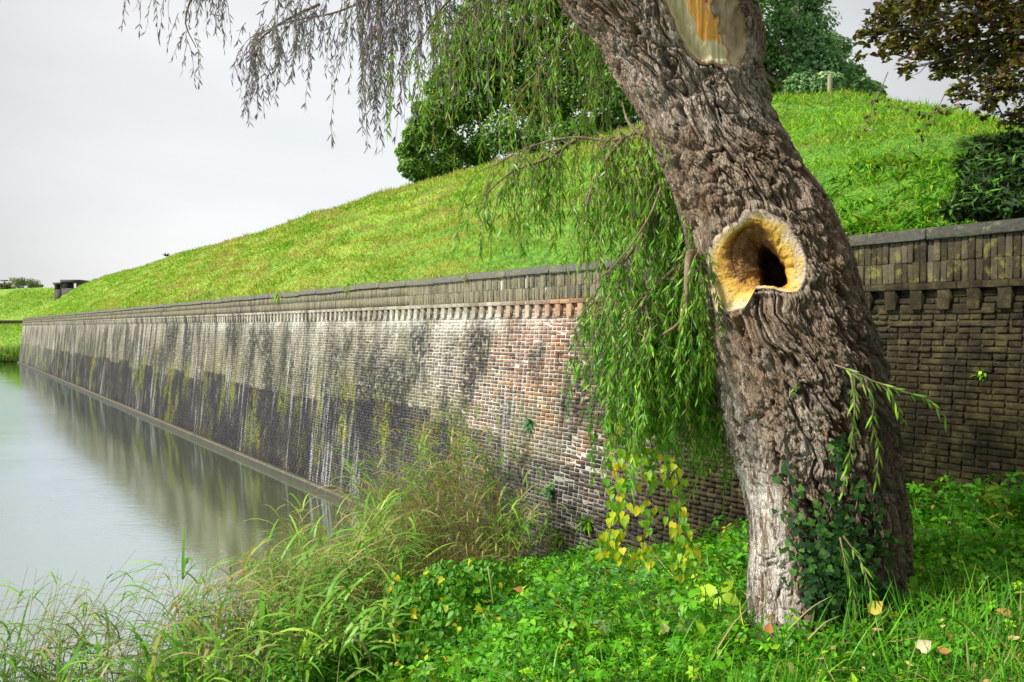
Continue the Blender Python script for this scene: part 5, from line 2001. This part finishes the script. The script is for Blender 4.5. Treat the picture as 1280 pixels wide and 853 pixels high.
# ------------------------------------------------------------------ reeds
def reed_patch(label, spots, n, h, mat_mix=.4, leaf=(.3, .6), wl=.016, wind=(.35, -.1), yj=.5, dry=.15, zoff=0.0, nleaf=(5, 9), group='reed clumps by the water'):
    """spots: list of (px, Y) where the reeds root"""
    p0 = np.array([((px - 640) / F * Y, Y) for px, Y in spots])
    zc_ = max(0.0, float(ground_z(*p0.mean(0))))
    t = empty('reed_clump', (p0[:, 0].mean(), p0[:, 1].mean(), zc_), label, 'reeds', group)
    gs, gl_ = G(), G()
    for q in range(n):
        k = RNG.integers(0, len(p0))
        x, y = p0[k] + RNG.normal(0, yj, 2) * (.7, .7)
        z = max(-.25, float(ground_z(x, y)))
        hh = RNG.uniform(*h)
        wd = np.array([wind[0] + RNG.normal(0, .16), wind[1] + RNG.normal(0, .16), 0])
        S = curve([(x, y, z), np.array([x, y, z]) + wd * hh * .15 + (0, 0, hh * .5), np.array([x, y, z]) + wd * hh * .62 + (0, 0, hh * .95)], 12)
        isdry = RNG.random() < dry
        tube(gs, S, np.linspace(.0055, .0018, 12), 3, RNG.uniform(0, .7) if (isdry or RNG.random() < .6) else RNG.uniform(.75, 1), cap=False)
        m_ = RNG.integers(*nleaf)
        i0 = np.clip(RNG.uniform(3, 10.9, m_), 0, 10).astype(int)
        tan = norm(S[i0 + 1] - S[i0])
        a0 = RNG.uniform(0, 2 * np.pi, m_)
        side = np.stack([np.cos(a0) + wd[0] * 3.2, np.sin(a0) + wd[1] * 3.0, 0 * a0], -1)
        d = norm(tan * 1.0 + norm(side) * RNG.uniform(.35, .8, m_)[:, None])
        for v_ in range(1, 4):
            w_ = np.where(i0 % 3 == v_ - 1)[0]
            if len(w_):
                leaves(gl_, 'blade%d' % v_, S[i0[w_]], d[w_], np.array([0, 0, 1.]) + rdir(len(w_)) * .25, RNG.uniform(*leaf, len(w_)), wl * RNG.uniform(.6, 1.25, len(w_)),
                       np.clip((RNG.uniform(0, .25, len(w_)) if isdry else RNG.normal(.62, .20, len(w_))), 0, 1))
    gs.build('stems', M_STRAW, t, kind='stuff')
    gl_.build('leaves', M_REED, t, kind='stuff')
    return t


reed_patch('tall green reeds with straw stems leaning against the rampart wall', [(520, 12.2), (560, 12.0), (600, 11.8), (480, 12.6), (630, 11.4), (550, 11.2)], 210, (1.4, 2.9), leaf=(.3, .6), wl=.025, wind=(-.25, -.05), yj=.32, dry=.45)
reed_patch('feathery reeds over the water right of the wall reflection', [(420, 11.5), (460, 11.0), (440, 10.2), (400, 10.6), (380, 9.6), (490, 10.6)], 150, (1.0, 2.0), leaf=(.3, .6), wl=.021, wind=(.05, 0), yj=.4, dry=.3)
reed_patch('dense bright reeds at the centre of the near shore', [(400, 8.6), (350, 8.4), (330, 7.8), (430, 8.4), (380, 7.6), (450, 9.0), (300, 8.0)], 150, (1.0, 1.8), leaf=(.35, .65), wl=.025, wind=(.25, -.1), yj=.4, dry=.3)
reed_patch('arching wet reeds in the bottom left corner', [(60, 8.0), (110, 7.8), (160, 7.8), (20, 7.8), (210, 7.6), (-40, 7.8), (-90, 7.6)], 160, (1.1, 2.05), leaf=(.35, .65), wl=.021, wind=(.45, -.1), yj=.35, dry=.22)
reed_patch('thin brown reeds between the corner reeds and the bright ones', [(230, 7.8), (270, 8.0), (250, 7.2), (300, 7.4), (330, 7.0)], 100, (1.0, 1.8), leaf=(.32, .6), wl=.019, wind=(.35, -.1), yj=.35, dry=.4)
reed_patch('short broad bladed reeds at the bottom edge left of the leafy mound', [(330, 6.4), (380, 6.3), (280, 6.5), (420, 6.6), (220, 6.6), (150, 6.7), (80, 6.9)], 110, (.6, 1.2), leaf=(.3, .6), wl=.032, wind=(.1, 0), yj=.3, dry=.12)
reed_patch('sparse reeds with dark drooping leaves right of the straw clump', [(650, 11.0), (670, 10.6), (640, 10.6), (612, 10.8)], 34, (.9, 1.5), leaf=(.3, .6), wl=.025, wind=(.05, 0), yj=.18, dry=.2)

reed_patch('bare straw coloured reed stalks fanning out behind the leafy mound', [(500, 11.4), (540, 11.2), (570, 11.0), (600, 10.8), (530, 10.6)], 230, (1.0, 2.1), leaf=(.25, .5), wl=.012, wind=(-.42, -.05), yj=.25, dry=.95, nleaf=(1, 3))
# dry fallen straw between the clumps
g = G()
n = 1500
k = RNG.random(n)
cx = RNG.normal(0, 1, n)
P = np.array([at(500 + 70 * a, 690 + 25 * b_, 10.6) for a, b_ in zip(cx, RNG.normal(0, 1, n))])
P[:, 2] = np.maximum(.05, ground_z(P[:, 0], P[:, 1])) + RNG.uniform(0, .5, n)
leaves(g, 'blade1', P, norm(rdir(n, -.1, .5) + (-.3, 0, .2)), rdir(n), RNG.uniform(.3, .8, n), .008, RNG.random(n) * .16)
tag(g.build('dry_straw', M_REED), 'pale dry straw lying between the reed clumps', 'dry grass', kind='stuff')


# ------------------------------------------------------------------ small plants on the wall
def wall_plant(label, px, py, n, L, W, mat, tl, name='wall_fern', cat='fern', out=.03, drop=-.3, z=None, cop=False):
    u = (px - 640) / F
    D = 8.0
    for _ in range(3):
        Y = D / (UN[0] * u + UN[1])
        p = at(px, py, Y)
        D = face_D(p[2]) if not cop else D_TOP + .05
    o = empty(name, p, label, cat, 'small plants rooted in the wall')
    g = G()
    nn = np.array([-UN[0], -UN[1], 0])
    d = norm(rdir(n) * (.8, .8, .8) + nn * .8 + np.array([0, 0, -drop]))
    for k in range(4):
        q = np.arange(n) % 4 == k
        leaves(g, 'blade%d' % max(1, k), np.repeat(p[None], q.sum(), 0) + RNG.normal(0, .03, (q.sum(), 3)), d[q], np.array([0, 0, 1.]) + rdir(q.sum()) * .2, RNG.uniform(*L, q.sum()), W, RNG.uniform(*tl, q.sum()))
    g.build('fronds', mat, o)


wall_plant('green tufted fern hanging on the wall face above the reeds', 662, 528, 22, (.12, .22), .035, M_FERN, (.3, 1))
wall_plant('pale striped fern tuft low on the wall right of the reeds', 690, 614, 24, (.14, .24), .035, M_FERN, (.5, 1))
wall_plant('straw coloured grass tuft growing from the coping joint nearest the willow', 587, 346, 50, (.10, .26), .012, M_GRASS, (0, .35), 'grass_tuft', 'grass tuft', drop=-.4, cop=True)
wall_plant('green grass tuft hanging over the middle of the coping', 437, 358, 60, (.15, .35), .015, M_GRASS, (.2, .8), 'grass_tuft', 'grass tuft', drop=-.2, cop=True)
wall_plant('small green tuft in the broken coping joint farthest left', 351, 368, 60, (.18, .45), .02, M_GRASS, (.3, .9), 'grass_tuft', 'grass tuft', drop=.2, cop=True)
wall_plant('yellow green herb sprouting at the wall foot under the vine', 735, 655, 60, (.12, .3), .02, M_HERB, (.05, 1), 'wall_herb', 'herb', drop=-.3)
wall_plant('yellow green weed on the wall foot left of the vine', 700, 672, 50, (.12, .28), .02, M_HERB, (.0, .6), 'wall_herb', 'herb', drop=-.3)
wall_plant('little green leaf tuft on the shaded wall by the right edge', 1228, 468, 10, (.04, .07), .03, M_HERB, (.6, 1), 'wall_herb', 'herb', drop=0)

# ------------------------------------------------------------------ fallen leaves, sticks
def fallen(px, py, Y, size, tint, label, kind='heart', upv=(0, -.6, .8), dz=0.0):
    p = at(px, py, Y)
    g = G()
    leaves(g, kind, p[None], norm(np.array([[RNG.normal(), RNG.normal() * .5, .5]])), np.array([upv]), size, size * .85, tint)
    tag(g.build('fallen_leaf', M_DRY), label, 'leaf', 'fallen leaves on the bank')


fallen(1150, 812, 3.55, .075, .99, 'large cream fallen leaf near the bottom right')
fallen(1184, 817, 3.5, .05, .15, 'orange fallen leaf beside the large cream one')
fallen(1085, 765, 3.98, .09, .62, 'big curled tan leaf standing at the willow foot', 'oval', (-.2, -1, .3))
fallen(1142, 741, 4.3, .05, .6, 'yellow fallen leaf in the grass right of the willow foot')
fallen(1262, 768, 3.9, .06, .2, 'rust fallen leaf at the right edge of the grass')
fallen(865, 738, 4.9, .045, .7, 'yellow leaf lying left of the willow foot')
fallen(960, 790, 3.9, .05, .05, 'red brown leaf against the bare wood of the willow foot')
fallen(652, 738, 6.6, .07, .12, 'round orange leaf beside the leafy mound')
fallen(832, 790, 4.0, .05, .9, 'pale leaf in the ground cover at the bottom centre')
fallen(990, 838, 3.4, .055, .85, 'cream leaf at the bottom edge below the willow')
fallen(705, 800, 4.9, .05, .65, 'small yellow leaf in the low plants at the bottom centre')

g = G()
tube(g, [at(617, 755, 7.2), at(614, 732, 7.2), at(610, 708, 7.2)], [.013, .012, .010], 6, 1.0)
tag(g.build('green_stake', M_STRAW), 'pale green broken stalk standing in the leafy mound', 'stalk')
for (a, b_, c_, d_, Y_, lab) in [(985, 788, 1040, 745, 3.75, 'pale dry stem across the foot of the willow'), (1010, 800, 1050, 770, 3.65, 'thin bleached stem in front of the willow foot'),
                                (895, 815, 935, 760, 3.9, 'dry stalk leaning left of the willow foot'), (1190, 800, 1275, 785, 3.7, 'long pale stem lying in the grass at the right')]:
    g = G()
    A1, A2 = at(a, b_, Y_), at(c_, d_, Y_ + .15)
    tube(g, curve([A1, (A1 + A2) / 2 + (0, 0, .02), A2], 8), np.linspace(.004, .002, 8), 5, .6)
    tag(g.build('dry_stem', M_STRAW), lab, 'stem', 'dry stems on the bank')

print('tris', sum(len(o.data.polygons) for o in bpy.data.objects if o.type == 'MESH'), 'objs', len(bpy.data.objects))
